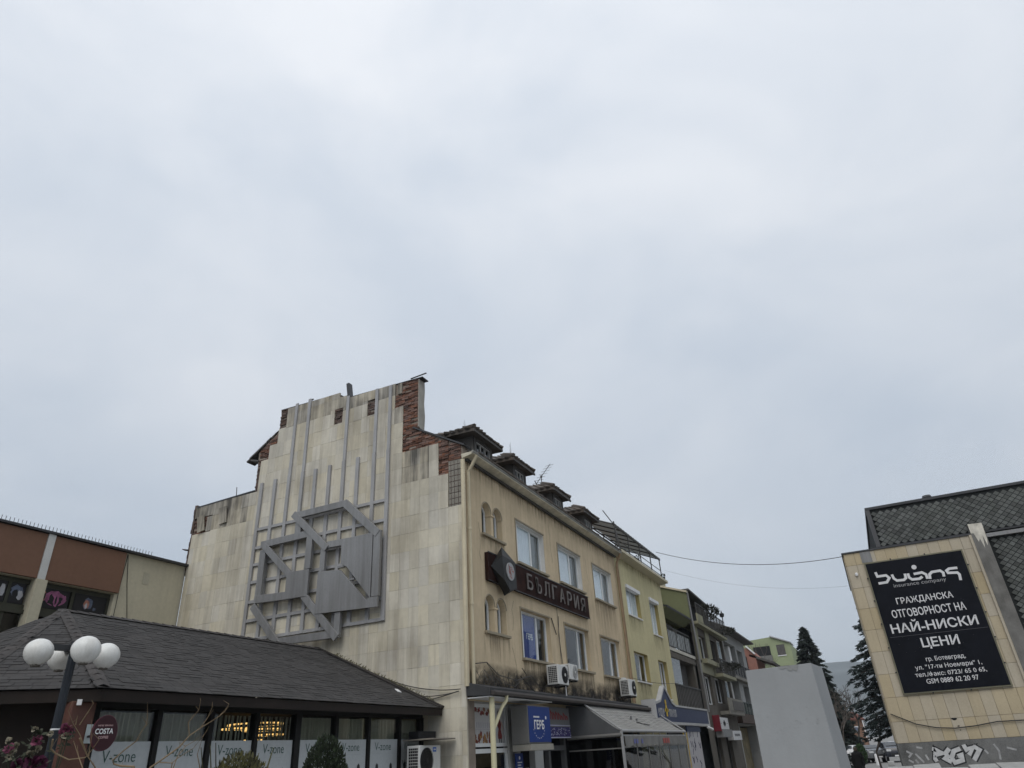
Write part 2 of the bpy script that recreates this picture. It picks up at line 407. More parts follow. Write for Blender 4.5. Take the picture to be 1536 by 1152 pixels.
def panel(mb, c, jit=0.):
    g = .0014; ya, yb, za, zb = c[0]+g, c[1]-g, c[2]+g, c[3]-g; x = GX-.062-jit; b = .001
    A = [(x,ya+b,za+b),(x,yb-b,za+b),(x,yb-b,zb-b),(x,ya+b,zb-b)]; B = [(x+b,ya,za),(x+b,yb,za),(x+b,yb,zb),(x+b,ya,zb)]; Cc = [(GX-.004,p[1],p[2]) for p in B]
    mb.loft(A, B, False); n = len(mb.v); mb.poly(A); mb.loft(B, Cc, False)
def dirty(c): return (c[3] > clad_top((c[0]+c[1])/2)-.62 and (c[3] > 14 or c[0] > 19.0 or (11 < c[0] < 12.4))) 
for c in vis[:300]:
    m = MB(); panel(m, c, rnd.choice((0,0,0,.003,.006)))
    build(m, 'cladding_panel', M_panel_dirty if dirty(c) else M_panel_old if c[0] > 18.9 and c[2] > 9.3 else M_panel, CB)
m1, m2 = MB(), MB()
for c in vis[300:]: panel(m2 if dirty(c) else m1, c, rnd.choice((0,0,0,.003,.006)))
for c in hid: panel(m1, c)
tag(build(m1, 'far_cladding', M_panel, CB), kind='stuff'); tag(build(m2, 'far_stained_cladding', M_panel_dirty, CB), kind='stuff')
# loose panels on the low left wing
for (y, z, a, wd, ht) in ((21.42, 10.5, -.16, .34, .62), (20.33, 10.62, -.10, .36, .64)):
    m = MB().box(-.02, .02, -wd/2, wd/2, 0, ht).xf(Matrix.Translation((GX-.12, y, z)) @ Matrix.Rotation(a, 4, 'X') @ Matrix.Rotation(-.05, 4, 'Y'))
    tag(build(m, 'cladding_panel', M_panel_dirty, CB), 'loose tilted cladding panel')
# exposed brickwork: real bricks laid in courses, recessed mortar between them
def bricks(par, regs, x, m, seed, name='brickwork', test=None):
    r = random.Random(seed); mb = MB(); bh, bl = .078, .26
    for (ya, yb, za, zb) in regs:
        i = 0; z = za
        while z < zb-.02:
            y = ya - (bl/2 if i % 2 else 0)
            while y < yb:
                a, b = max(y+.006, ya), min(y+bl-.006, yb)
                if b-a > .05 and r.random() > .05 and (test is None or test((a+b)/2, z+bh/2)):
                    mb.box(x-.008-.045*r.random(), x+.03, a, b, z+.007, min(z+bh-.006, zb))
                y += bl
            z += bh; i += 1
    return tag(build(mb, name, m, par), kind='stuff')
def in_gable(y, z):
    if y < 11.85: return z < 11.32+(y-10.06)*.575
    if y > 18.13: return z < 13.86-(y-18.13)*.62
    return True
bricks(CB, [(10.95,12.40,11.62,12.5),(11.80,12.42,12.3,13.44),(11.80,12.74,13.42,13.93),(11.80,12.44,13.93,14.36),(10.57,10.96,10.4,11.8),(10.1,10.57,10.9,11.5)], GX, M_brick, 1, test=in_gable)
bricks(CB, [(18.08,18.96,12.7,13.85),(21.24,21.94,10.46,11.12)], GX, M_brick, 2, 'left_brickwork', in_gable)
bricks(CB, [(17.62,18.12,13.96,14.78),(15.04,15.44,13.45,14.09),(13.55,13.94,13.41,14.06),(18.86,19.02,11.6,12.75)], GX, M_brick_dark, 3, 'sooty_brickwork')
build(MB().prism([(10.10,9.33),(10.57,9.33),(10.57,10.9),(10.10,10.9)], 'x', GX-.03, GX), 'bare_mortar_patch', M_backing, CB)
mb = MB()
for i in range(8): mb.bar((GX-.033, 10.11, 9.42+i*.19), (GX-.033, 10.56, 9.42+i*.19), .012, .012)
for y in (10.22, 10.36, 10.48): mb.bar((GX-.034, y, 9.34), (GX-.034, y, 10.88), .01, .01)
build(mb, 'patch_lines', M_brick_dark, CB)
# plastered side of the pier, caps and flashings
build(MB().prism([(18.0,12.45),(18.36,12.45),(18.40,13.0),(18.34,13.5),(18.38,14.0),(18.36,14.36),(18.0,14.36)], 'y', 11.755, 11.778), 'pier_plaster', mat('pale old plaster', (.33,.315,.28), .9, .2, 3, .4), CB)
mb = MB(); mb.bar((18.17,11.6,14.385), (18.17,14.74,14.455), .40, .03); mb.bar((18.17,15.36,14.755), (18.17,18.14,14.815), .39, .03); mb.bar((18.17,14.9,14.44), (18.17,15.4,14.77), .38, .03)
build(mb, 'coping', M_darkmetal, CB)
build(MB().bar((17.98,12.1,14.45), (17.99,11.45,14.50), .04, .03), 'projecting_rod', M_iron, CB)
mb = MB(); mb.bar((18.16,11.95,12.47), (18.16,9.95,11.34), .48, .05)
build(mb, 'sloping_flashing', M_darkmetal, CB)
mb = MB(); mb.bar((18.17,18.7,13.52), (18.17,19.45,13.04), .5, .06); mb.bar((18.17,19.0,12.86), (18.17,19.42,12.98), .45, .06)
build(mb, 'ragged_left_eave', M_dormer, CB)
mb = MB(); r = random.Random(4)
for i in range(11): mb.bar((18.17, 18.1+i*.13, 13.93-i*.088+.05*r.random()), (18.17, 18.32+i*.13, 13.83-i*.088), .42, .03+.06*r.random())
build(mb, 'left_roof_tiles', M_tile, CB)
mb = MB(); pts = [(21.93+.05*r.random(), 8.95+i*.16) for i in range(17)]
for i, (y, z) in enumerate(pts): mb.box(GX-.05, GX+.4, 21.93, y+.06+.05*r.random(), z, z+.15)
mb.bar((18.0,22.0,9.9),(17.95,22.25,9.95),.2,.03)
tag(build(mb, 'broken_left_edge', M_brick_dark, CB), kind='stuff')
build(MB().bar((18.15,21.9,11.55), (18.15,18.98,11.64), .45, .05), 'low_coping', M_darkmetal, CB)
build(MB().tube([(18.0,19.95,11.6), (17.98,19.97,12.0)], .015), 'iron_rod', M_iron, CB)
build(MB().box(17.9,18.1,14.74,14.86,14.45,15.05).xf(Matrix.Translation((18,14.8,14.5)) @ Matrix.Rotation(rad(-9),4,'X') @ Matrix.Translation((-18,-14.8,-14.5))), 'metal_stub', M_darkmetal, CB)
mb = MB(); 
for y in (17.45, 16.72): mb.tube([(18.1,y,14.8),(18.1,y,14.98)], .012); mb.box(18.08,18.12,y-.05,y+.05,14.93,14.97)
build(mb, 'small_lugs', M_iron, CB)

# street facade (plane Y = 10.03, faces -Y)
XE = 33.15
UW = [(21.70,24.20,8.28,9.82),(25.58,28.18,8.28,9.82),(29.65,32.28,8.28,9.82)]
LW = [(21.70,24.20,5.14,6.73),(25.60,28.25,5.14,6.73),(29.70,32.32,5.14,6.73)]
AR = [(19.12,20.60,8.70,9.80),(19.12,20.60,5.70,6.80)]
mb = MB(); wall_y(mb, GX, XE, 3.75, 10.95, FY, UW+LW+AR, .32)
for (a, b, c, d) in AR:                     # twin arches: spandrels, middle post
    rr = .31; zc = d-rr-.01
    for cx in (a+.03+rr, b-.03-rr):
        pts = [(cx+rr*math.cos(t), zc+rr*math.sin(t)) for t in (math.pi*i/14 for i in range(15))]
        half = (a, (a+b)/2) if cx < (a+b)/2 else ((a+b)/2, b)
        lo = [(half[1], zc)] + pts + [(half[0], zc), (half[0], d), (half[1], d)]
        for i in range(14):
            p, q = pts[i], pts[i+1]
            mb.poly([(p[0],FY,p[1]),(p[0],FY,d),(q[0],FY,d),(q[0],FY,q[1])]); mb.poly([(p[0],FY,p[1]),(q[0],FY,q[1]),(q[0],FY+.3,q[1]),(p[0],FY+.3,p[1])])
        mb.poly([(pts[0][0],FY,zc),(half[1],FY,zc),(half[1],FY,d),(pts[0][0],FY,d)]); mb.poly([(half[0],FY,zc),(pts[14][0],FY,zc),(pts[14][0],FY,d),(half[0],FY,d)])
    mb.box(a+.03+2*rr, b-.03-2*rr, FY, FY+.3, c, zc)
build(mb, 'facade_wall', M_beige, CB, recalc=False)
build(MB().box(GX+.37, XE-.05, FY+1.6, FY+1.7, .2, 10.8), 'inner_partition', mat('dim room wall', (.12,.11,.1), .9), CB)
mb = MB().box(XE-.04, XE, FY+.02, 19, .1, 10.9); mb.box(GX+.37, XE-.05, FY+.35, 19, 10.86, 10.9); mb.box(GX+.37, XE, 18.9, 19.0, .1, 11)
build(mb, 'rear_walls', M_beige, CB)
for (a, b, c, d) in UW: window_y(CB, a, b, c, d, FY, .27, (.56,), M_pvc, .08, M_curtain, (0,.58), M_sill, lining=M_white_plaster, lead=.40)
for i, (a, b, c, d) in enumerate(LW): window_y(CB, a, b, c, d, FY, .27, ((.58,.6,.58)[i],), M_pvc, .08, None, sill=M_sill, gm=M_glass, lead=.40)
for (a, b, c, d) in UW:                      # grey fly screens behind the right sash
    build(MB().box(a+.40+(b-a-.4)*.59, b-.1, FY+.26, FY+.265, c+.1, d-.1), 'fly_screen', M_screen, CB)
for (a, b, c, d) in AR:
    rr = .31; zc = d-rr-.01; cz = .016
    for cx in (a+.03+rr, b-.03-rr):
        mb = MB(); yf = FY+.2
        pts = [(cx+(rr-cz)*math.cos(t), zc+(rr-cz)*math.sin(t)) for t in (math.pi*i/14 for i in range(15))]; o2 = [(cx-rr+cz, c+.02), (cx+rr-cz, c+.02)] + pts
        inn = [(cx-rr+.075, c+.08), (cx+rr-.075, c+.08)] + [(cx+(rr-.075)*math.cos(t), zc+(rr-.075)*math.sin(t)) for t in (math.pi*i/14 for i in range(15))]
        k = len(o2)
        for i in range(k):
            j = (i+1) % k; mb.poly([(o2[i][0],yf,o2[i][1]),(o2[j][0],yf,o2[j][1]),(inn[j][0],yf,inn[j][1]),(inn[i][0],yf,inn[i][1])])
            mb.poly([(inn[i][0],yf,inn[i][1]),(inn[j][0],yf,inn[j][1]),(inn[j][0],yf+.05,inn[j][1]),(inn[i][0],yf+.05,inn[i][1])])
        wn = build(mb, 'arched_window', M_pvc, CB, recalc=False)
        build(MB().prism(inn, 'y', yf+.03, yf+.036), 'pane', M_glass, wn)
        build(MB().prism([(cx-rr+.02,c+.03),(cx+rr*.45,c+.03),(cx+rr*.45,zc+.1),(cx-rr+.02,zc+.1)], 'y', yf+.10, yf+.11), 'curtain', M_curtain, wn)
    build(MB().box(a-.06, b+.1, FY-.10, FY+.18, c-.07, c+.01), 'sill', M_sill, CB, bevel=.008)
    build(MB().box((a+b)/2-.12, (a+b)/2+.12, FY-.03, FY+.2, zc-.06, zc-.01), 'impost', M_beige, CB)
    mb = MB()
    for cx in (a+.03+rr, b-.03-rr): mb.tube([(cx+(rr+.03)*math.cos(t), FY-.005, zc+(rr+.03)*math.sin(t)) for t in (math.pi*i/14 for i in range(15))], .022, 5)
    build(mb, 'arch_moulding', M_sill, CB, smooth=True)
for (a, b, c, d) in UW+LW:                    # thin lintel trims over the windows
    build(MB().prism([(a-.055,c),(a-.002,c),(a-.002,d+.002),(b+.03,d+.002),(b+.03,d+.05),(a-.055,d+.05)], 'y', FY-.024, FY-.001), 'window_trim', M_sill, CB)
def drip_mat(name, c):
    m = bpy.data.materials.new(name); m.use_nodes = True; t = m.node_tree; n = t.nodes.new; b = t.nodes['Principled BSDF']; b.inputs['Base Color'].default_value = (*c, 1); b.inputs['Roughness'].default_value = .95
    g = n('ShaderNodeNewGeometry'); mp_ = n('ShaderNodeMapping'); mp_.inputs['Scale'].default_value = (7,7,.45); q = n('ShaderNodeTexNoise'); q.inputs['Scale'].default_value = 1; q.inputs['Detail'].default_value = 6; q.inputs['Roughness'].default_value = .65
    tc_ = n('ShaderNodeTexCoord'); se = n('ShaderNodeSeparateXYZ'); r_ = n('ShaderNodeMapRange'); r_.inputs['From Min'].default_value = .42; r_.inputs['From Max'].default_value = .9; r_.inputs['To Max'].default_value = .55; mu = n('ShaderNodeMath'); mu.operation = 'MULTIPLY'
    L_ = t.links.new; L_(g.outputs['Position'], mp_.inputs[0]); L_(mp_.outputs[0], q.inputs['Vector']); L_(q.outputs['Fac'], r_.inputs['Value']); L_(tc_.outputs['Generated'], se.inputs[0]); L_(se.outputs['Z'], mu.inputs[0]); L_(r_.outputs[0], mu.inputs[1]); L_(mu.outputs[0], b.inputs['Alpha']); return m
M_drip = drip_mat('rain drip stain', (.15,.115,.075))
M_stain = drip_mat('black mould stain', (.035,.03,.026))
for nd in M_stain.node_tree.nodes:
    if nd.type == 'MAPPING': nd.inputs['Scale'].default_value = (1.2,1.2,1.6)
    if nd.type == 'MAP_RANGE': nd.inputs['From Min'].default_value = .36; nd.inputs['From Max'].default_value = .66; nd.inputs['To Max'].default_value = 1.25
    if nd.type == 'MATH':
        iv = M_stain.node_tree.nodes.new('ShaderNodeMath'); iv.operation = 'SUBTRACT'; iv.inputs[0].default_value = 1.0; src = nd.inputs[0].links[0].from_socket
        M_stain.node_tree.links.new(src, iv.inputs[1]); M_stain.node_tree.links.new(iv.outputs[0], nd.inputs[0]); nd.use_clamp = True; break
def drip(par, x0, x1, z1, h, y): build(MB().box(x0, x1, y-.003, y-.0015, z1-h, z1), 'drip_stain', M_drip, par)
for i, (a, b, c, d) in enumerate(UW+LW): drip(CB, a-.1, b+.12, c-.065, (1.0,.8,1.2,.7,.75,.6)[i], FY)
drip(CB, 18.2, 33.0, 10.86, .55, FY-.003); drip(CB, 19.0, 20.75, 8.62, .5, FY); drip(CB, 19.0, 20.75, 5.62, .8, FY)
r = random.Random(61)
for (x, z, n_) in ((18.9,9.0,7),(24.8,10.4,9),(21.2,6.9,6),(28.8,9.9,8),(20.9,5.4,6),(25.0,6.4,6),(29.0,6.3,6)):
    pts = [(x,z)]
    for i in range(n_): x += .10*r.uniform(-1,1.2); z -= .12+.1*r.random(); pts.append((x,z))
    q = MB(); ribbon(q, pts, .014, 'y', FY-.0042); build(q, 'crack', M_iron, CB, recalc=False)
pb = build(MB().box(22.16, 23.28, FY+.225, FY+.23, 5.24, 6.64), 'blue_window_poster', mat('poster blue', (.012,.045,.24), .5, .05), CB)
build_letters(text_mb('ГЕРБ', .52, .20, (22.55, FY+.224, 5.86), FACE_Y, .03), M_white, pb)
# eave, gutter, roof
build(MB().prism([(9.62,10.95),(10.03,10.87),(10.06,11.02),(9.62,11.03)], 'x', GX-.1, XE+.05), 'soffit', M_soffit, CB)
build(MB().prism([(9.60,10.99),(9.66,10.95),(9.66,11.05),(9.59,11.05)], 'x', GX-.12, XE+.1), 'gutter', mat('grey zinc gutter', (.24,.235,.21), .6, .25, 3, .1), CB)
mb = MB(); mb.box(GX+.02, XE, FY-.14, FY-.04, 10.80, 10.872); build(mb, 'cornice_band', M_iron, CB)
roof = build(MB().prism([(9.62,11.07),(10.5,11.25),(15.2,14.0),(19.4,12.4),(19.4,12.2),(15.2,13.8),(9.9,11.05)], 'x', GX+.37, XE-.02), 'roof', M_tile, CB)
mb = MB(); r = random.Random(8)
for i in range(48):                            # uneven tile ends along the eave
    x = GX+.4+i*.305; mb.bar((x, 9.55+.03*r.random(), 11.08), (x+.02*r.random(), 10.2, 11.16), .27, .05+.03*r.random())
build(mb, 'eave_tiles', M_tile, roof)
for i, (x0, x1) in enumerate(((18.95,20.35),(22.0,23.2),(25.85,27.05),(29.5,30.75))):
    DF = 10.15; mb = MB(); wall_y(mb, x0, x1, 11.2, 12.10, DF, [(x0+.22,x1-.15,11.40,11.98)], .1)
    mb.prism([(DF,11.2),(13.4,12.9),(13.4,12.96),(12.2,12.10),(DF,12.10)], 'x', x0, x0+.05); mb.prism([(DF,11.2),(13.4,12.9),(13.4,12.96),(12.2,12.10),(DF,12.10)], 'x', x1-.05, x1)
    d = build(mb, 'dormer', M_dormer, CB, recalc=False)
    window_y(d, x0+.22, x1-.15, 11.40, 11.98, DF, .13, (.33,.66), mat('grey old paint', (.36,.355,.34), .8, .15), .045)
    tilt = (-.05,.0,.03,-.02)[i]; mb = MB(); cx = (x0+x1)/2
    A = [(x0-.38,9.90,12.09),(x1+.32,9.90,12.09+tilt),(x1+.32,12.6,12.12),(x0-.38,12.6,12.12)]; B = [(p[0],p[1],p[2]+.12) for p in A]; T = [(cx-.1,10.75,12.67),(cx+.1,10.75,12.67),(cx+.1,12.9,12.87),(cx-.1,12.9,12.87)]
    mb.loft(A, B, True); mb.loft([(x,y,z+.01) for x,y,z in B], T, True)
    rf = build(mb, 'dormer_roof', M_tile, d)
    m2 = MB(); r = random.Random(40+i); nn = 9
    for k in range(nn):
        t = (k+.5)/nn; x = x0-.38+(x1-x0+.7)*t; m2.bar((x,9.84+.03*r.random(),12.22+tilt*t), (cx+(x-cx)*.25,10.72,12.74), .2, .05+.02*r.random())
        y = 9.95+2.5*t; m2.bar((x0-.43,y,12.22), (cx-.1,10.75+2*t,12.74+.15*t), .26, .05+.02*r.random())
    for p, q in (((x0-.40,9.88,12.26),(cx-.08,10.75,12.80)),((x1+.34,9.88,12.26+tilt),(cx+.08,10.75,12.80))): m2.tube([p, q], .07, 6)
    build(m2, 'dormer_tiles', M_tile, rf)
    build(MB().box(x0-.40, x1+.34, 9.88, 9.93, 12.06, 12.14), 'barge_board', M_dormer, d)
# drain pipes
mb = MB(); mb.tube([(18.10,9.60,10.95),(18.10,9.78,10.62),(18.12,9.93,10.45),(18.12,9.93,4.1)], .055, 8); mb.lathe((18.12,9.93,8.55),[(.07,0),(.07,.08)],8); mb.lathe((18.12,9.93,6.3),[(.07,0),(.07,.08)],8)
build(mb, 'drain_pipe', M_pipe, CB, smooth=True)
build(MB().tube([(17.86,9.98,10.8),(17.86,9.98,10.3),(17.86,10.0,4.1)], .07, 8), 'drain_pipe', M_pipe, CB, smooth=True)
mb = MB(); mb.tube([(33.05,9.62,10.95),(33.08,9.88,10.5),(33.1,9.92,10.3),(33.1,9.92,4.2)], .06, 8); mb.tube([(33.4,9.93,10.9),(33.4,9.93,4.2)], .025, 6)
build(mb, 'drain_pipe', mat('brown drain pipe', (.30,.21,.13), .6, .2, 2), CB, smooth=True)
mb = MB()
mb.tube([(24.9,10.0,8.2),(24.95,10.0,5.0)], .008, 4); mb.tube([(25.0,9.99,6.9),(24.85,9.98,6.2),(25.05,9.99,5.1)], .012, 4); mb.tube([(24.3,10.0,6.75),(24.62,9.98,6.2)], .02, 4)
build(mb, 'hanging_wire', M_iron, CB)
# canopy over the shops
CN = build(MB().prism([(9.30,3.82),(9.30,4.02),(10.03,4.20),(10.03,3.86)], 'x', 17.86, 33.2), 'canopy', mat('dark felt canopy', (.045,.045,.047), .85, .3, 2, .3), CB)
build(MB().prism([(9.18,3.90),(9.20,3.84),(9.28,3.84),(9.29,3.95),(9.27,3.95),(9.26,3.87),(9.21,3.87),(9.19,3.95)], 'x', 17.9, 33.25), 'gutter', mat('brown gutter', (.07,.06,.055), .5, .2), CN)
build(MB().box(17.90, 22.2, 9.34, 10.02, 3.79, 3.815), 'canopy_lining', M_white, CN)
mb = MB(); r = random.Random(3)
for i in range(26): x = 18.0+i*.1; mb.tube([(x,9.55+.3*r.random(),4.1+.2*r.random()),(x+.05*r.random(),9.6+.3*r.random(),4.3+.3*r.random())], .008, 3)
mb.tube([(18.2,9.9,4.7),(18.6,9.75,4.75),(19.2,9.7,4.45),(20.2,9.6,4.35),(21.3,9.6,4.55),(22.3,9.7,4.2)], .013, 5); mb.tube([(18.6,9.75,4.72),(19.4,9.72,4.25),(20.3,9.7,4.2),(20.9,9.65,4.5)], .009, 4)
mb.tube([(20.6,9.65,4.5),(21.3,9.5,4.08)], .015, 5); mb.tube([(21.0,9.66,4.62),(20.85,9.7,4.75),(21.1,9.66,4.55)], .012, 4)
build(mb, 'tangled_cables', M_iron, CB)
mb = MB(); r = random.Random(9)                # torn mesh netting hanging on the cables
for i in range(60):
    x = 18.5+r.random()*3.4; z = 4.2+r.random()*.4; mb.bar((x,9.9-.1*r.random(),z), (x+.25*r.random(),9.9,z+.2*(r.random()-.5)), .006, .006)
build(mb, 'torn_netting', M_iron, CB)
build(MB().box(18.1, 33.1, FY-.008, FY-.006, 4.17, 4.84), 'damp_stain', M_stain, CB)
# ground-floor shops
mb = MB(); wall_y(mb, 18.05, 33.1, .1, 3.80, 10.12, [(18.28,20.55,.3,3.72),(21.3,22.35,.2,3.0),(23.0,33.0,.2,3.7)], .2)
build(mb, 'shop_wall', mat('white shop wall', (.40,.40,.385), .8, .08), CB, recalc=False)
window_y(CB, 18.28, 20.55, 2.62, 3.72, 10.12, .16, (.64,), M_pvc, .09)
window_y(CB, 18.28, 20.55, .3, 2.58, 10.12, .16, (.64,), M_pvc, .11)
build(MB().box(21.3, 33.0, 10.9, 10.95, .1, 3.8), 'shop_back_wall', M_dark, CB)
mb = MB()
for x in (22.4,23.5,24.9): mb.box(x, x+.16, 10.14, 10.3, .2, 3.5)
mb.box(22.5,24.9,10.14,10.2,2.45,2.6); build(mb, 'shop_door_frame', mat('grey door frame', (.11,.11,.11), .5), CB)
M_p1 = mat('print grey', (.46,.45,.44), .7, .05); M_p2 = mat('print crimson', (.17,.035,.03), .7, .3, 6); M_p3 = mat('print brown', (.20,.10,.06), .7, .4, 8); M_p4 = mat('print ochre', (.30,.17,.06), .7, .3, 8); M_skin = mat('print skin', (.52,.33,.25), .7, .05); M_p5 = mat('print charcoal', (.07,.07,.075), .7, .2)
mb = MB(); mb.tube([(18.14,9.40,3.80),(18.14,9.40,.2)], .075, 10); mb.tube([(18.14,9.40,2.95),(18.62,9.34,3.55),(18.75,9.26,3.72),(18.75,9.24,3.88)], .05, 8)
build(mb, 'shop_drain_pipe', M_pipe_y, CB, smooth=True)
def blob(mb, cx, cz, rx, rz, y, r, n=14, jag=.35):
    mb.poly([(cx+rx*math.cos(t)*(1-jag*r.random()), y, cz+rz*math.sin(t)*(1-jag*r.random())) for t in (2*math.pi*i/n for i in range(n))])
# posters in the shop window
t = thing('window_poster', (19.03,10.2,2.66), 'grey poster with autumn leaves behind the white shop window beside the yellow pipe', 'poster')
build(MB().box(18.36,19.66,10.205,10.212,2.66,3.68), 'sheet', M_p1, t)
r = random.Random(21)
for i in range(14): q = MB(); blob(q, 18.46+1.1*r.random(), 3.47+.14*r.random(), .09, .08, 10.2035-.0002*i, r, 16, .6); build(q, 'leaf_print', M_p2 if i % 2 else M_p3, t, recalc=False)
for i in range(30): q = MB(); blob(q, 18.45+1.1*r.random(), 2.74+.22*r.random()**1.6, .07, .09, 10.2035-.0002*i, r, 16, .6); build(q, 'leaf_print', (M_p4, M_p3, M_p2)[i % 3], t, recalc=False)
mb = MB(); mb.box(18.42,19.6,10.203,10.204,3.06,3.07)
for i in range(9): mb.box(18.46+i*.125,18.5+i*.125,10.203,10.204,3.1,3.24)
build(mb, 'faint_lettering', mat('print mauve', (.33,.30,.34), .7), t)
t = thing('window_poster', (20.1,10.2,2.66), 'poster of a woman in a red dress in the narrow white shop window', 'poster')
build(MB().box(19.80,20.42,10.205,10.212,2.66,3.68), 'sheet', M_p1, t)
mb = MB(); mb.poly([(p[0],10.2035,p[1]) for p in [(19.98,3.32),(20.08,3.36),(20.18,3.33),(20.24,3.2),(20.2,3.06),(20.27,2.9),(20.25,2.82),(20.02,2.82),(20.0,2.92),(20.06,3.08),(19.96,3.2)]]); build(mb, 'dress_print', M_p2, t, recalc=False)
mb = MB(); mb.poly([(p[0],10.2032,p[1]) for p in [(20.05,3.5),(20.13,3.5),(20.14,3.37),(20.05,3.37)]]); mb.poly([(p[0],10.203,p[1]) for p in [(20.24,3.24),(20.3,3.14),(20.27,3.02),(20.3,3.02),(20.34,3.14),(20.27,3.3)]]); build(mb, 'skin_print', M_skin, t, recalc=False)
mb = MB(); blob(mb, 20.08, 3.46, .09, .13, 10.2028, random.Random(2), 12, .15)
for x in (20.06,20.17): mb.poly([(x,10.2028,2.82),(x+.06,10.2028,2.82),(x+.07,10.2028,2.67),(x+.02,10.2028,2.67)])
build(mb, 'hair_and_legs_print', M_p5, t, recalc=False)

# ================================================================== steel relief on the gable
RL = thing('wall_relief', (17.9, 15.5, 6.0), 'grey steel relief of interlocking cubes and long vertical bars on the gable', 'wall relief')
XW = GX-.066
SY = [18.59,17.94,17.28,16.65,16.06,15.42,14.80,14.19,13.50,12.91]; ST = [11.84,11.85,14.82,14.86,11.84,11.84,14.47,11.86,14.40,14.38]
for y, zt in zip(SY, ST):
    build(MB().box(XW-.075, XW-.002, y-.065, y+.065, 6.2, min(zt, 11.86)), 'vertical_bar', M_steel_l, RL)
    if zt > 12: build(MB().box(XW-.055, XW-.002, y-.06, y+.06, 11.875, zt), 'vertical_bar', M_steel_l, RL)
for i, z in enumerate((10.05, 9.37, 8.77, 8.16, 7.49, 6.87, 6.24)):
    build(MB().box(XW-.065, XW-.004, 12.84 if i else 12.9, 18.66, z-.05, z+.05), 'horizontal_bar', M_steel_l, RL)
XP = 17.62; sc_ = XP/18.0
def g2(p): return (p[0]*sc_, EYE+(p[1]-EYE)*sc_)
def flat(poly, name, x0, x1, m=M_steel):
    build(MB().prism([g2(p) for p in poly], 'x', x0, x1), name, m, RL, bevel=.006)
def beam(a, b, wd, side, name='heavy_beam', x0=XP, x1=XP+.125):
    """beam whose outer edge runs a-b; side: +1 the body lies to the left of a->b"""
    d = Vector((b[0]-a[0], b[1]-a[1])).normalized(); n = Vector((-d.y, d.x))*wd*side
    flat([a, b, (b[0]+n.x, b[1]+n.y), (a[0]+n.x, a[1]+n.y)], name, x0, x1)
beam((16.92,10.42), (14.70,10.44), .23, 1, x0=XP+.01); beam((14.69,10.46), (13.22,9.10), .26, 1, x0=XP-.012, x1=XP+0.099); beam((13.20,9.12), (13.20,7.00), .27, 1, x0=XP+.004, x1=XP+0.130)
beam((16.93,10.46), (15.30,8.95), .24, 1, x0=XP-.02, x1=XP+0.093); beam((16.90,10.2), (16.90,9.62), .26, -1, x0=XP+.03, x1=XP+0.149)
beam((18.42,9.62), (16.05,9.66), .24, 1, x0=XP+.012); beam((16.04,9.62), (16.04,8.30), .26, 1, x0=XP-.004, x1=XP+0.118)
beam((18.42,9.30), (18.42,7.46), .26, -1, x0=XP+.022, x1=XP+0.136); beam((18.42,7.46), (16.98,7.40), .26, -1, x0=XP+.008, x1=XP+0.130)
beam((18.20,9.56), (16.82,8.28), .23, 1, x0=XP-.014, x1=XP+0.090)
flat([(17.02,8.30),(16.06,8.28),(16.06,7.38),(17.02,7.40)], 'square_plate', XP-.02, XP+.07)
beam((16.16,7.52), (14.66,6.00), .24, 1, x0=XP-.008, x1=XP+0.093); beam((18.36,7.46), (17.02,6.02), .24, 1, x0=XP-.016, x1=XP+0.090)
beam((17.24,5.96), (14.68,5.93), .23, -1, x0=XP+.014); beam((14.66,6.70), (14.66,6.0), .22, 1, x0=XP+.02, x1=XP+0.143)
beam((15.44,9.02), (15.44,8.12), .2, 1, x0=XP+.006, x1=XP+0.118); beam((15.40,9.10), (14.50,9.08), .22, 1, x0=XP+.016, x1=XP+0.124)
flat([(14.78,8.98),(14.52,9.04),(14.47,8.08),(14.75,8.24)], 'inner_post', XP+.002, XP+.12)
flat([(14.53,9.06),(13.49,9.07),(13.49,6.96),(14.45,8.06)], 'slanted_plate', XP-.018, XP+.06)
flat([(15.66,8.12),(14.74,8.04),(13.62,6.92),(13.56,6.98),(13.20,6.98),(13.20,6.66),(15.66,6.75)], 'slanted_plate', XP-.024, XP+.055)
mb = MB()
for z in (7.55, 8.02): mb.bar((XP+.05, 14.62-(8.06-z)*.95, z), (XP+.05, 14.36-(8.06-z)*.95, z+.02), .06, .06)
build(mb, 'gap_bracket', M_steel, RL)

# ================================================================== red name board and emblem
SB = thing('name_board', (23.8, 9.95, 7.2), 'long weathered dark red board with flaking metal Cyrillic letters across the facade', 'sign')
M_redboard = mat('weathered oxblood board', (.030,.0135,.011), .85, .5, 2, .15, spec=.12, streak=.4, sc_col=(.02,.012,.012))
build(MB().box(19.22, 28.3, 9.90, 10.026, 7.22, 8.10), 'board', M_redboard, SB, bevel=.01)
mb = MB(); mb.box(19.2,28.32,9.885,9.899,7.20,7.23); mb.box(19.2,28.32,9.885,9.899,8.09,8.12); build(mb, 'rim', M_black, SB)
M_letter = mat('flaking metal letter', (.16,.145,.135), .55, .5, 3, .2, metal=.2, streak=.85, sc_col=(.05,.025,.02), sscale=3)
x = 22.0
for ch in 'БЪЛГАРИЯ':
    build(text_mb(ch, .48, .54, (x, 9.86, 7.40), FACE_Y, .0, .03), 'letter', M_letter, SB); x += .745
EM = thing('diamond_emblem', (20.18, 9.9, 6.9), 'black faceted diamond-shaped emblem box with an oval disc on the red board', 'emblem')
bm = bmesh.new()
for p in [(20.19,9.885,8.46),(19.36,9.885,7.67),(20.22,9.885,6.88),(21.02,9.885,7.66), (19.66,9.62,8.03),(20.62,9.62,7.98),(20.66,9.62,7.14),(20.1,9.60,6.98),(19.78,9.62,7.26)]: bm.verts.new(p)
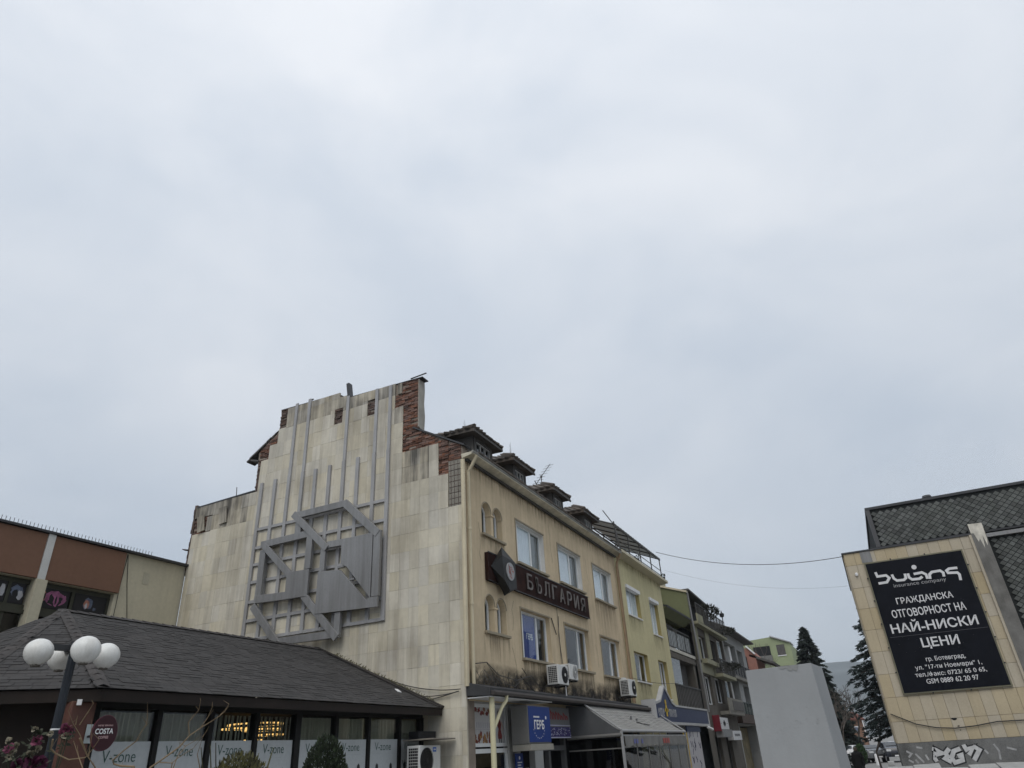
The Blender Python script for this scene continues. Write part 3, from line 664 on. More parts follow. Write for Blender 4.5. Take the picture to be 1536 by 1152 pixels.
bmesh.ops.convex_hull(bm, input=bm.verts); me = bpy.data.meshes.new('box'); off = EM.location
bmesh.ops.translate(bm, verts=bm.verts, vec=-Vector(off)); bm.to_mesh(me); bm.free()
link('faceted_box', me, mat('black painted sheet', (.014,.014,.014), .6, .15, 3, .04, spec=.5), EM)
build(MB().lathe((20.18,9.585,7.60), [(.25,0),(.285,.0),(.285,.04),(.25,.04)], 24, 'y'), 'disc_rim', M_steel_l, EM, smooth=True)
build(MB().lathe((20.18,9.59,7.60), [(.0,0),(.25,.0),(.25,.03),(.0,.03)], 24, 'y'), 'disc', mat('pale disc', (.62,.5,.46), .6, .05), EM)
mb = MB(); r = random.Random(6)
for i in range(26):
    a = r.random()*6.28; q = .19*r.random()**.5; c = (20.18+q*math.cos(a), 7.60+q*math.sin(a)); ribbon(mb, [c, (c[0]+.07*r.uniform(-1,1), c[1]+.1*r.uniform(-1,1)), (c[0]+.08*r.uniform(-1,1), c[1]+.08*r.uniform(-1,1))], .03, 'y', 9.586-.0002*i)
build(mb, 'disc_marks', mat('disc red marks', (.30,.10,.08), .6), EM, recalc=False)

# ================================================================== air-conditioner outdoor units
M_ac = mat('off-white enamel', (.62,.62,.60), .45, .06, 3, .03); M_acd = mat('black grille', (.012,.012,.013), .5, .1)
def ac_unit(x0, Y, z0, wd, ht, dp, label, fan=.6, badge=False, light_fan=False):
    t = thing('air_conditioner', (x0+wd/2, Y+dp/2, z0), label, 'air conditioner', 'outdoor air-conditioner units')
    build(MB().box(x0, x0+wd, Y, Y+dp, z0, z0+ht), 'casing', M_ac, t, bevel=.015)
    c = (x0+wd*fan, Y-.006, z0+ht*.5); R_ = ht*.42
    build(MB().lathe(c, [(0,-.004),(R_,-.004),(R_,.02),(0,.02)], 28, 'y'), 'fan_recess', M_ac if light_fan else M_acd, t)
    mb = MB()
    for i in range(12):
        a = math.pi*i/6; mb.bar((c[0]+R_*.18*math.cos(a), c[1]-.014, c[2]+R_*.18*math.sin(a)), (c[0]+R_*.98*math.cos(a), c[1]-.014, c[2]+R_*.98*math.sin(a)), .006, .006)
    for q in (.4,.6,.8,1.0):
        mb.tube([(c[0]+R_*q*math.cos(s), c[1]-.016, c[2]+R_*q*math.sin(s)) for s in (2*math.pi*i/24 for i in range(25))], .005, 4)
    build(mb, 'fan_guard', mat('grey guard', (.25,.25,.25), .5) if light_fan else M_acd, t)
    build(MB().lathe((c[0], c[1]-.02, c[2]), [(0,-.004),(R_*.2,-.004),(R_*.2,.02),(0,.02)], 16, 'y'), 'fan_hub', M_ac if not badge else M_acd, t)
    mb = MB()                                     # louvred coil on the left side
    for i in range(5): mb.box(x0-.012, x0-.001, Y+.05+i*(dp-.1)/5, Y+.05+(i+.75)*(dp-.1)/5, z0+.06, z0+ht-.06)
    build(mb, 'side_coil', M_acd, t)
    mb = MB()
    for i in range(9): mb.box(x0-.02, x0-.013, Y+.03, Y+dp-.03, z0+.05+i*(ht-.1)/9, z0+.062+i*(ht-.1)/9)
    build(mb, 'side_guard', M_ac, t)
    if badge:
        build(MB().box(x0+wd*.62, x0+wd*.78, Y-.006, Y-.001, z0+ht*.78, z0+ht*.93), 'blue_badge', mat('badge blue', (.03,.13,.5), .4), t)
        mb = MB()
        for i in range(4): mb.box(x0+wd*(.65+i*.028), x0+wd*(.67+i*.028), Y-.009, Y-.007, z0+ht*.83, z0+ht*.88)
        build(mb, 'badge_mark', M_white, t)
    mb = MB(); mb.box(x0+.05, x0+.1, Y+.02, Y+dp+.12, z0-.05, z0-.003); mb.box(x0+wd-.1, x0+wd-.05, Y+.02, Y+dp+.12, z0-.05, z0-.003)
    build(mb, 'bracket', M_iron, t)
    return t
ac_unit(23.12, 9.42, 4.40, .92, .62, .42, 'front air-conditioner unit with a black fan, left of the pair under the blue window', .62)
ac_unit(24.72, 9.62, 4.66, .80, .52, .34, 'smaller air-conditioner unit with a pale fan, tucked behind the pair under the windows', .6, light_fan=True)
ac_unit(31.05, 9.42, 4.38, 1.0, .66, .42, 'lone air-conditioner unit with a black fan near the brown drain pipe', .68)
ac_unit(16.62, 10.72, 2.02, 1.02, .70, .38, 'large air-conditioner unit with a blue badge between restaurant windows and gable', .32, badge=True)
build(MB().tube([(23.9,9.5,4.38),(23.9,9.5,3.98)], .02, 6), 'drain_hose', M_white, CB)
mb = MB(); mb.box(31.6,32.0,9.8,10.02,5.02,5.16); build(mb, 'junction_box', M_ac, CB)
t = thing('board_shelf', (17.4, 10.9, 2.8), 'thin board shelf jutting from the gable above the large air-conditioner', 'shelf')
build(MB().box(16.7, 17.88, 10.4, 11.3, 2.84, 2.87), 'board', mat('worn plywood', (.22,.20,.17), .9, .2), t); build(MB().box(17.0,17.86,11.0,11.3,2.88,3.06), 'dark_box', M_dark, t)

# ================================================================== signs and awning along the shops
M_blue = mat('light-box blue', (.010,.038,.19), .4, .08, 2, .0); M_navy = mat('navy board', (.022,.033,.085), .5, .1); M_grey = mat('grey box side', (.15,.147,.138), .6, .1)
t = thing('light_box_sign', (21.0, 9.5, 2.5), 'square blue light-box sign with white Cyrillic word and arc of dots', 'sign')
build(MB().box(20.22, 21.86, 9.32, 9.86, 2.64, 3.66), 'case', M_grey, t, bevel=.01); build(MB().box(20.27, 21.84, 9.305, 9.316, 2.68, 3.63), 'face', M_blue, t)
build(MB().box(20.24, 21.9, 9.27, 9.86, 2.47, 2.632), 'lower_tray', mat('putty tray', (.30,.285,.245), .6), t)
build_letters(text_mb('ГЕРБ', .74, .25, (20.62, 9.302, 3.02), FACE_Y, .03), M_white, t)
mb = MB()
for i in range(9): a = rad(200+i*17); c = (20.98+.42*math.cos(a), 3.12+.34*math.sin(a)); mb.lathe((c[0],9.303,c[1]), [(0,0),(.016,0),(.016,.003),(0,.003)], 6, 'y')
for i in range(8): mb.box(20.60+i*.055, 20.64+i*.055, 9.300, 9.303, 3.33, 3.375)
mb.lathe((21.52,9.303,3.34), [(0,0),(.05,0),(.05,.003),(0,.003)], 10, 'y'); build(mb, 'dots_and_small_print', M_white, t)
t = thing('wall_plaque', (21.2, 9.9, 2.0), 'small blue plaque hanging on the white shop pillar', 'plaque')
build(MB().box(20.62, 21.12, 9.96, 9.99, 1.95, 2.42), 'plate', M_blue, t, bevel=.005)
mb = MB(); mb.lathe((20.87,9.955,2.30), [(0,0),(.05,0),(.05,.003),(0,.003)], 8, 'y')
for i in range(3): mb.box(20.72, 21.02-.08*(i % 2), 9.953, 9.956, 2.03+i*.07, 2.055+i*.07)
build(mb, 'print', M_white, t)
build(MB().box(20.95, 21.45, 9.93, 9.95, 1.55, 2.02), 'paper_notice', M_white, t)
t = thing('shop_sign', (24.1, 9.8, 2.8), 'grey shop sign with red letters above a purple patterned strip', 'sign')
build(MB().box(23.02, 24.90, 9.86, 9.94, 2.80, 3.74), 'panel', mat('sign grey', (.17,.17,.17), .6, .05), t, bevel=.008)
mb = MB(); r = random.Random(31); x = 23.2
for i in range(7):
    h = (.26,.2,.22,.2,.12,.2,.12)[i]; ribbon(mb, [(x,3.36-.0*i),(x,3.36+h),(x+.12,3.36+h*.7),(x+.16,3.36)], .055, 'y', 9.855); x += .225
build(mb, 'red_lettering', mat('sign red', (.24,.03,.03), .6), t, recalc=False)
build(MB().box(23.04, 24.88, 9.852, 9.858, 2.84, 3.14), 'purple_strip', mat('print violet', (.05,.04,.13), .6, .5, 9), t)
mb = MB(); mb.box(23.04,24.88,9.850,9.853,3.17,3.20); mb.box(23.04,24.88,9.850,9.853,2.81,2.84)
for i in range(60):
    x = 23.06+1.8*r.random(); z = 2.86+.24*r.random(); mb.box(x, x+.02+.04*r.random(), 9.8495, 9.8515, z, z+.03)
build(mb, 'pale_flecks', mat('print lilac', (.5,.5,.62), .6), t)
AW = thing('awning', (29.5, 8.6, .3), 'sloping pale grey cloth awning over the cafe front with printed valance', 'awning')
M_cloth = mat('dirty awning cloth', (.31,.305,.29), .9, .15, 1.5, .15, streak=.25, sc_col=(.16,.155,.14)); M_clothd = mat('grey side curtain', (.08,.082,.085), .8, .1)
mb = MB(); nx, ny = 36, 10
def awp(u, v):
    x = 25.0+9.1*u; y = 9.32-1.22*v; z = 3.80-.88*v - .05*math.sin(v*math.pi)*(1+.8*math.sin(u*math.pi*9)**2)
    return (x, y, z)
for i in range(nx):
    for j in range(ny): mb.poly([awp(i/nx,j/ny), awp((i+1)/nx,j/ny), awp((i+1)/nx,(j+1)/ny), awp(i/nx,(j+1)/ny)])
o = build(mb, 'canvas', M_cloth, AW, smooth=True, recalc=False); sm = o.modifiers.new('t','SOLIDIFY'); sm.thickness = .008
bmw = MB(); ribbon(bmw, [(28.6,.0),(28.9,.1),(29.4,-.06),(29.8,.1),(30.3,-.02)], .05, 'y', 0)
for i,(u,v) in enumerate(((.40,.42),(.42,.55),(.46,.47),(.50,.60))):
    p, q = awp(u, v), awp(u+.05, v+.10*(1 if i % 2 else -1)); 
    m2 = MB().bar((p[0],p[1]-.02,p[2]+.03), (q[0],q[1]-.02,q[2]+.03), .07, .004); build(m2, 'printed_mark', M_p5, AW)
mb = MB().tube([(25.0,8.06,2.92),(34.15,8.06,2.92)], .05, 8); mb.tube([(25.0,9.3,3.82),(25.0,8.06,2.95)], .03, 6); mb.tube([(34.1,9.3,3.82),(34.1,8.06,2.95)], .03, 6)
mb.box(24.97,25.05,8.02,8.1,.1,2.9); mb.box(34.05,34.13,8.02,8.1,.1,2.9); mb.box(25.1,34.0,8.03,8.08,2.75,2.80)
build(mb, 'frame', mat('grey aluminium', (.3,.3,.3), .4, .1), AW)
mb = MB()
for i in range(60):
    x0, x1 = 25.2+i*.148, 25.2+(i+1)*.148; b0, b1 = 2.44+.03*math.sin(i*1.6), 2.44+.03*math.sin((i+1)*1.6); y0, y1 = 8.02+.02*math.sin(i*.9), 8.02+.02*math.sin((i+1)*.9)
    mb.poly([(x0,y0,b0),(x1,y1,b1),(x1,8.03,2.76),(x0,8.03,2.76)])
build(mb, 'valance', mat('valance cloth', (.18,.177,.168), .9, .15), AW, recalc=False)
mb = MB()
for x in (26.1, 26.4, 27.0): mb.box(x, x+.2, 7.985, 7.99, 2.52, 2.66)
build(mb, 'blue_print', mat('faded blue print', (.13,.14,.30), .8), AW)
mb = MB()
for x in (30.0,30.35,30.7): mb.box(x, x+.25, 7.985, 7.99, 2.50, 2.68)
build(mb, 'red_print', mat('faded red print', (.36,.10,.09), .8), AW)
build(MB().prism([(10.0,3.82),(9.32,3.76),(8.1,2.90),(8.1,2.80),(10.0,2.80)], 'x', 24.99, 25.02), 'side_curtain', M_clothd, AW)
build(MB().tube([(25.0,8.06,2.80),(25.0,10.05,2.80)], .06, 8), 'side_roller', M_grey, AW)
for i in range(6):
    build(MB().box(25.1+i*1.49, 26.5+i*1.49, 8.05, 8.056, .3, 2.4), 'clear_sheet', M_glass_dark, AW)
build(MB().box(24.99, 25.0, 8.1, 10.0, .3, 2.7), 'clear_side_sheet', M_glass_dark, AW)
mb = MB()
for i in range(7): mb.box(25.02+i*1.49, 25.08+i*1.49, 8.03, 8.09, .3, 2.74)
mb.box(25,34,8.03,8.08,2.40,2.45); mb.box(24.98,25.03,8.1,10.,2.38,2.42)
build(mb, 'enclosure_frame', M_grey, AW)
mb = MB(); r = random.Random(4)
for i in range(9): mb.box(25.6+i*.95, 25.95+i*.95, 8.6+.6*r.random(), 8.9+.6*r.random(), .2, 1.5+.9*r.random())
t = thing('cafe_furniture', (29,9,.2), 'dark cafe chairs and counters dimly seen under the awning', 'furniture'); build(mb, 'dim_shapes', mat('dim furniture', (.09,.06,.045), .7, .4, 3), t)

# ================================================================== restaurant with shingled roof
RS = thing('restaurant', (12.5, 13, .7), 'low dark restaurant pavilion with grey shingled hip roof and tall windows', 'restaurant')
EY, EZ, RY, RZ = 10.80, 3.62, 15.25, 5.62
C1, C2, C3, AP, RR = (7.68,EY,EZ), (6.30,12.15,EZ), (6.30,18.5,EZ), (9.55,RY,RZ), (17.92,RY,RZ)
M_shingle = mat('grey asphalt shingle', (.046,.0435,.0425), .95, .14, .8, .5, 120, rnd=.16, fine=.12)
M_deck = mat('roof underlay', (.03,.03,.031), .95, .1); M_wood = mat('dark brown fascia', (.014,.009,.0065), .8, .3, 3, .1); M_blackwood = mat('black frame wood', (.007,.0068,.0065), .7, .2)
mb = MB(); mb.poly([C1,(17.92,EY,EZ),RR,AP]); mb.poly([C2,C1,AP]); mb.poly([C3,C2,AP]); mb.poly([RR,(17.92,19.5,EZ),C3,AP])
RF = build(mb, 'roof', M_deck, RS, recalc=False)
def shingle_face(A, B, T, name_all):
    """A-B eave line, T point far up the slope; returns list of (distance, corner list) tabs"""
    A, B, T = Vector(A), Vector(B), Vector(T); u = (B-A).normalized(); n = (B-A).cross(T-A).normalized()
    if n.z < 0: n = -n
    s = n.cross(u); s = s if s.z > 0 else -s
    return A, u, s, n, (B-A).length
tabs = []
def inside(p, poly):   # 2D test in plan
    c = False; j = len(poly)-1
    for i in range(len(poly)):
        if (poly[i][1] > p[1]) != (poly[j][1] > p[1]) and p[0] < (poly[j][0]-poly[i][0])*(p[1]-poly[i][1])/(poly[j][1]-poly[i][1]+1e-9)+poly[i][0]: c = not c
        j = i
    return c
r = random.Random(17)
for A, B, T, poly in ((C1,(17.92,EY,EZ),AP,[C1,(17.92,EY,EZ),RR,AP]), (C2,C1,AP,[C2,C1,AP]), (C3,C2,AP,[C3,C2,AP])):
    A_, u, s, n, L = shingle_face(A, B, T, 0); ex = .150; rows = int(5.2/ex)
    for i in range(rows):
        x = -.3 - r.random()*.3 if True else 0
        x = -6+ (i*.37) % .6
        while x < L+6:
            wd = r.choice((.17,.22,.26,.30)); th = r.choice((.004,.006,.009,.013))
            a, b = x, x+wd; x = b
            if A == C1 and b > L: b = min(b, L)
            if b-a < .04: continue
            P = lambda q, v, h: A_+u*q+s*(v)+n*h
            v0, v1 = i*ex-.012, (i+1)*ex+.03; mid = P((a+b)/2, (v0+v1)/2, 0); m0 = P(a+.01, v1-.05, 0); m1 = P(b-.01, v1-.05, 0)
            if not (inside(mid, poly) and inside(m0, poly) and inside(m1, poly)): 
                if not inside(mid, poly): continue
            g = .004; quad = [P(a+g,v0,.004), P(b-g,v0,.004), P(b-g,v1,.001), P(a+g,v1,.001), P(a+g,v0,.004+th), P(b-g,v0,.004+th), P(b-g,v1,.006), P(a+g,v1,.006)]
            tabs.append((mid.x**2+mid.y**2, quad))
tabs.sort(key=lambda q: q[0])
def tab(mb, q):
    k = len(mb.v); mb.v += [tuple(p) for p in q]
    mb.f += [tuple(k+i for i in f) for f in ((4,5,6,7),(0,1,5,4),(1,2,6,5),(3,0,4,7),(2,3,7,6))]
for d, q in tabs[:300]:
    m = MB(); tab(m, q); build(m, 'shingle', M_shingle, RF)
m = MB()
for d, q in tabs[300:]: tab(m, q)
tag(build(m, 'upper_shingles', M_shingle, RF), kind='stuff')
mb = MB()
for P_, Q_ in ((C1,AP),(C2,AP)):
    p, q = Vector(P_), Vector(Q_); side = (q-p).cross(Vector((0,0,1))).normalized()*.11
    d = (q-p); k = 18
    for i in range(k):
        a = p+d*(i/k)+Vector((0,0,.015)); b = p+d*((i+1.15)/k)+Vector((0,0,.02)); up = Vector((0,0,.04))
        mb.poly([a-side,a+up,b+up*.5,b-side]); mb.poly([a+up,a+side,b+side,b+up*.5])
for i in range(30):
    x0 = 9.55+i*.279; mb.poly([(x0,RY-.14,RZ-.02),(x0+.3,RY-.14,RZ-.03),(x0+.3,RY,RZ+.04),(x0,RY,RZ+.055)]); mb.poly([(x0,RY,RZ+.055),(x0+.3,RY,RZ+.04),(x0+.3,RY+.14,RZ-.03),(x0,RY+.14,RZ-.02)])
tag(build(mb, 'hip_caps', mat('hip shingle', (.056,.051,.049), .95, .15, 3, .4, 100, rnd=.2), RF, recalc=False), kind='stuff')
mb = MB().bar((17.86,EY-.02,EZ+.03), (17.86,RY+.1,RZ+.06), .16, .05, (0,-.4,1)); mb.bar((17.70,EY,EZ+.03), (17.70,RY-.4,RZ-.12), .10, .03, (0,-.4,1))
build(mb, 'wall_flashing', mat('flashing brown', (.03,.026,.024), .7, .3), RF)
mb = MB(); r = random.Random(12)
for i in range(110):
    t_ = r.random()*.8+.05; p = Vector((17.80,EY+(RY-EY)*t_,EZ+(RZ-EZ)*t_+.08)); mb.bar(p, p+Vector((.03*r.uniform(-1,1),.10*r.uniform(-1,1),.02+.05*r.random())), .012, .012)
tag(build(mb, 'dry_moss', mat('dry moss', (.13,.12,.07), .95, .3, 9), RF), kind='stuff')
build(MB().bar((17.2,11.75,4.075),(17.32,11.95,4.165),.10,.02,(0,-.4,1)), 'white_patch', M_white, RF)
def fascia(a, b, z0, z1, th, m, name, inset=0):
    a, b = Vector((*a, 0)), Vector((*b, 0)); d = (b-a).normalized(); n = Vector((d.y,-d.x,0))
    mb = MB(); p = [a, b, b-n*th, a-n*th]; mb.loft([(q.x,q.y,z0) for q in p], [(q.x,q.y,z1) for q in p]); return build(mb, name, m, RS)
fascia((7.69,EY+.02), (17.9,EY+.02), 3.43, 3.605, .05, M_wood, 'fascia'); fascia((6.32,12.16), (7.69,EY+.02), 3.43, 3.605, .05, M_wood, 'fascia'); fascia((6.32,18.5), (6.32,12.16), 3.43, 3.605, .05, M_wood, 'fascia')
mb = MB(); mb.prism([(7.75,EY+.08),(17.9,EY+.08),(17.9,19),(6.4,19),(6.4,12.2)], 'z', 3.56, 3.6); build(mb, 'soffit', M_blackwood, RS)
build(MB().bar((7.45,11.0,3.42),(7.50,10.96,3.42),.05,.08), 'white_sensor', M_white, RS)
# glazed front (plane Y = 11.5)
GY = 11.5; MU = [8.10, 9.35, 10.52, 11.70, 12.92, 14.23, 15.48, 16.81, 17.88]
for i, x in enumerate(MU):
    wd = .17 if i in (0,4,8) else .10; build(MB().box(x-wd/2, x+wd/2, GY-.06, GY+.1, .7, 3.42), 'mullion', M_blackwood, RS)
build(MB().box(8.0, 17.9, GY-.055, GY+.1, 3.40, 3.555), 'head_beam', M_blackwood, RS)
M_film = mat('white window film', (.46,.485,.49), .5, .03, 1, .0); M_film2 = mat('dark green print', (.035,.085,.07), .6, .05); M_cur = mat('grey-brown curtain', (.36,.35,.29), .95, .12, 1, 0)
for i in range(8):
    a, b = MU[i]+(.085 if i in (0,4) else .05), MU[i+1]-(.085 if i in (3,7) else .05)
    p = build(MB().box(a, b, GY+.0, GY+.008, .8, 3.40), 'window_pane', glass('restaurant glass', (.90,.92,.90)), RS)
    f = build(MB().box(a+.012, b-.012, GY-.008, GY-.003, .8, 2.905), 'printed_film', M_film, p)
    build(text_mb('V-zone', (b-a)*.56, .175, (a+(b-a)*.20, GY-.009, 2.66 if i else 2.60), FACE_Y, -.004), 'lettering', M_film2, f, recalc=False)
    if i == 7: build(text_mb('Versific', .62, .16, (a+.12, GY-.009, 2.27), FACE_Y, -.004), 'lettering', M_film2, f, recalc=False)
    build(MB().box(a+.16, b-.2, GY-.009, GY-.0085, 2.585, 2.592), 'thin_line', mat('print rule', (.42,.45,.46), .6), f)
    m = MB(); r = random.Random(50+i)
    for k in range(2 if i > 2 else 0):
        cx = a+(b-a)*(.25+.5*k)+.05*r.random(); h = 2.34+.08*r.random(); m.poly([(q[0],GY-.0095,q[1]) for q in [(cx-.06,1.9),(cx+.09,1.9),(cx+.07,h-.16),(cx+.05,h-.04),(cx+.0,h),(cx-.05,h-.05),(cx-.055,h-.18)]])
    if m.v: build(m, 'finger_print_shape', M_black, f, recalc=False)
    k = 60; m = MB(); pts = [(a-.05+(b-a+.1)*q/k, GY+.16+.035*math.sin(q*1.3+i)+.02*math.sin(q*.41)) for q in range(k+1)]
    for q in range(k): 
        m.poly([(pts[q][0],pts[q][1],.8),(pts[q+1][0],pts[q+1][1],.8),(pts[q+1][0],pts[q+1][1],3.36),(pts[q][0],pts[q][1],3.36)])
    # sheer curtains hang in two halves, the lamps show between and through them
    if i not in (2, 3): build(m, 'curtain', M_cur, p, recalc=False)
    else:
        m2 = MB(); m2.f = [f_ for n_, f_ in enumerate(m.f) if n_ % 5 in (0, 3)]; m2.v = m.v; build(m2, 'sheer_curtain', M_cur, p, recalc=False)
build(MB().box(8.0, 17.9, 17.6, 17.7, .7, 3.5), 'back_wall', mat('warm dim wall', (.10,.085,.065), .9), RS)
mb = MB(); mb.box(7.96,8.0,GY,17.6,.7,3.5); build(mb, 'end_wall', M_wood, RS)
a, b = Vector((6.6,12.45,0)), Vector((7.9,11.35,0)); mb = MB(); mb.poly([(a.x,a.y,.7),(b.x,b.y,.7),(b.x,b.y,3.5),(a.x,a.y,3.5)]); mb.poly([(a.x,a.y,.7),(a.x,18,.7),(a.x,18,3.5),(a.x,a.y,3.5)])
build(mb, 'entrance_wall', M_wood, RS, recalc=False)
build(MB().box(7.40, 7.80, 11.02, 11.38, .7, 3.44), 'corner_post', mat('red-brown timber', (.095,.04,.028), .55, .25, 4, .08), RS, bevel=.02)
build(MB().box(7.82, 8.02, 11.36, 11.50, .7, 3.42), 'side_light_frame', M_blackwood, RS)
build(MB().box(7.70, 7.90, 11.0, 11.01, 2.86, 3.12), 'paper_notice', mat('pale notice', (.4,.45,.45), .7), RS)
M_lamp = glow('warm lamp', (1.0, .60, .20), 1.3)
def ring_lamp(cx, cy, z, R_, label):
    t = thing('ring_lamp', (cx, cy, z), label, 'lamp', 'ring lamps in the restaurant'); 
    build(MB().tube([(cx+R_*math.cos(s), cy+R_*math.sin(s), z) for s in (2*math.pi*i/40 for i in range(41))], .022, 6), 'ring', M_iron, t, smooth=True)
    k = int(R_*95); m = MB()
    for i in range(k): s = 2*math.pi*i/k; m.lathe((cx+(R_+.02)*math.cos(s), cy+(R_+.02)*math.sin(s), z-.03), [(0,0),(.022,.0),(.022,.035),(0,.035)], 6)
    build(m, 'bulbs', M_lamp, t)
    build(MB().tube([(cx,cy,z),(cx,cy,3.55)], .006, 4), 'cord', M_iron, t)
    build(MB().bar((cx-R_,cy,z),(cx+R_,cy,z),.012,.012), 'spoke', M_iron, t)
ring_lamp(14.25, 14.0, 3.40, .62, 'widest glowing ring lamp, topmost of the cluster behind the restaurant glass')
ring_lamp(14.60, 14.1, 3.29, .45, 'middle glowing ring lamp just under the widest ring')
ring_lamp(13.50, 13.9, 3.29, .26, 'small glowing ring lamp left of the cluster')
ring_lamp(14.95, 14.2, 3.18, .32, 'glowing ring lamp low on the right of the cluster')
ring_lamp(14.25, 14.05, 3.05, .22, 'lowest and smallest glowing ring lamp of the cluster')

# ================================================================== street lamp with four globes
px, py = 6.66, 10.16; rx, ry, fx, fy = .835, -.55, .55, .835
SL = thing('street_lamp', (px, py, .7), 'black lamp post carrying four white globes in front of the restaurant', 'street lamp')
mb = MB(); mb.lathe((px,py,.7), [(.16,0),(.16,.12),(.09,.3),(.075,.6),(.06,1.2),(.055,3.3),(.05,3.42)], 12); build(mb, 'pole', mat('black painted pole', (.012,.016,.022), .4, .2), SL, smooth=True)
mb = MB(); globes = []
for (a, b) in ((.42,.14),(-.42,-.14),(.14,-.42),(-.14,.42)):
    gx, gy = px+rx*a+fx*b, py+ry*a+fy*b; globes.append((gx,gy)); mb.bar((px,py,4.03), (gx,gy,4.03), .06, .08)
mb.box(px-.09,px+.09,py-.09,py+.09,3.98,4.08); build(mb, 'arms', M_black, SL)
M_globe = mat('milky globe', (.68,.68,.655), .3, .06, 4, .03, streak=.6, sc_col=(.33,.30,.25), sscale=1.6)
for i, (gx, gy) in enumerate(globes):
    m = MB(); R_ = (.182,.18,.186,.178)[i]; prof = [(R_*math.cos(t)+.002, R_*math.sin(t)*.96) for t in (rad(-89+i_*178/15) for i_ in range(16))]
    r = random.Random(70+i); m.lathe((gx,gy,3.96), prof, 22)
    m.v = [(x+.004*r.uniform(-1,1),y,z-(.012*r.random() if z < 3.82 else 0)) for x,y,z in m.v]
    M_globe_collar = M_black; build(MB().lathe((gx,gy,3.96-R_-.012), [(.06,0),(.06,.03),(.03,.035)], 10), 'collar', mat('grimy collar', (.10,.09,.075), .7), SL)
    build(m, 'globe', M_globe, SL, smooth=True)
build(MB().lathe((px,py,2.98), [(.063,0),(.063,.02)], 12), 'white_tape', M_white, SL)
# oval coffee sign
CS = thing('oval_sign', (7.42, 10.2, 2.7), 'oval dark red coffee sign with white lettering in front of the restaurant windows', 'sign')
Ms = Matrix.Translation((7.42,10.2,2.95)) @ Matrix.Rotation(rad(-24), 4, 'Z')
n = 32; ov = [(.165*math.cos(2*math.pi*i/n), .235*math.sin(2*math.pi*i/n)) for i in range(n)]
build(MB().prism(ov, 'y', -.05, .05).xf(Ms), 'case', mat('burgundy rim', (.10,.015,.028), .3, .05, spec=.6), CS, smooth=True)
build(MB().prism([(x*.97,z*.97) for x,z in ov], 'y', -.054, -.05).xf(Ms), 'face', mat('burgundy face', (.030,.004,.008), .5, .05), CS)
for s, wd, ht, z in (('COSTA',.235,.072,-.015),("WE'RE SERVING",.2,.022,.085),('COFFEE',.13,.034,-.075)):
    build(text_mb(s, wd, ht, (-.01,-.056,z), FACE_Y, .02, .003, 'C').xf(Ms), 'lettering', M_white if s == 'COSTA' else mat('dull pink print', (.45,.3,.3), .6), CS, recalc=False)
build(MB().bar((7.50,10.25,2.95),(7.75,11.0,2.95),.03,.03), 'bracket', M_black, CS)

# ================================================================== plants by the restaurant
def leafcloud(mb, c, rx_, rz_, n_, size, r, shape='ell', top=0):
    for i in range(n_):
        while True:
            p = Vector((r.uniform(-1,1), r.uniform(-1,1), r.uniform(-1,1)))
            if p.length <= 1: break
        p = p.normalized()*(p.length**.45)
        if shape == 'cone': k = (1-(p.z+1)/2)**.55; q = Vector((p.x*k, p.y*k, p.z))
        else: q = p
        o = Vector((c[0]+q.x*rx_, c[1]+q.y*rx_, c[2]+q.z*rz_)); d = (q + Vector((r.uniform(-.6,.6), r.uniform(-.6,.6), .5+r.random()))).normalized()
        a = d.orthogonal().normalized(); a = Matrix.Rotation(r.random()*6.28, 3, d) @ a; s = size*(.6+.8*r.random())
        mb.poly([o-a*s*.35, o+d*s*.4+a*s*.15, o+d*s*1.3, o+d*s*.4-a*s*.45])
M_leafd = mat('dark conifer green', (.020,.030,.014), .8, .3, 6, 0, rnd=.5); M_leafo = mat('olive shrub green', (.075,.072,.028), .8, .3, 6, 0, rnd=.5)
t = thing('thuja', (8.15,6.7,.7), 'dense dark green conical thuja in front of the restaurant windows', 'shrub')
mb = MB(); r = random.Random(5); leafcloud(mb, (8.15,6.72,1.72), .35, .98, 12000, .035, r); build(mb, 'crown', M_leafd, t, recalc=False)
mb = MB(); mb.tube([(8.15,6.72,.7),(8.15,6.72,2.3)], [.05,.01], 6); build(mb, 'trunk', M_iron, t)
t = thing('round_shrub', (5.98,6.05,.7), 'low round olive-green shrub at the bottom edge below the ring lamps', 'shrub')
mb = MB(); r = random.Random(6); leafcloud(mb, (6.0,6.05,1.75), .42, .75, 9000, .035, r); build(mb, 'crown', M_leafo, t, recalc=False)
mb = MB()
for i in range(7): a = r.random()*6.28; mb.tube([(5.98,6.05,.7),(5.98+.2*math.cos(a),6.05+.2*math.sin(a),1.8),(5.98+.38*math.cos(a),6.05+.38*math.sin(a),2.45+.15*r.random())], [.02,.012,.004], 5)
build(mb, 'stems', M_leafo, t)
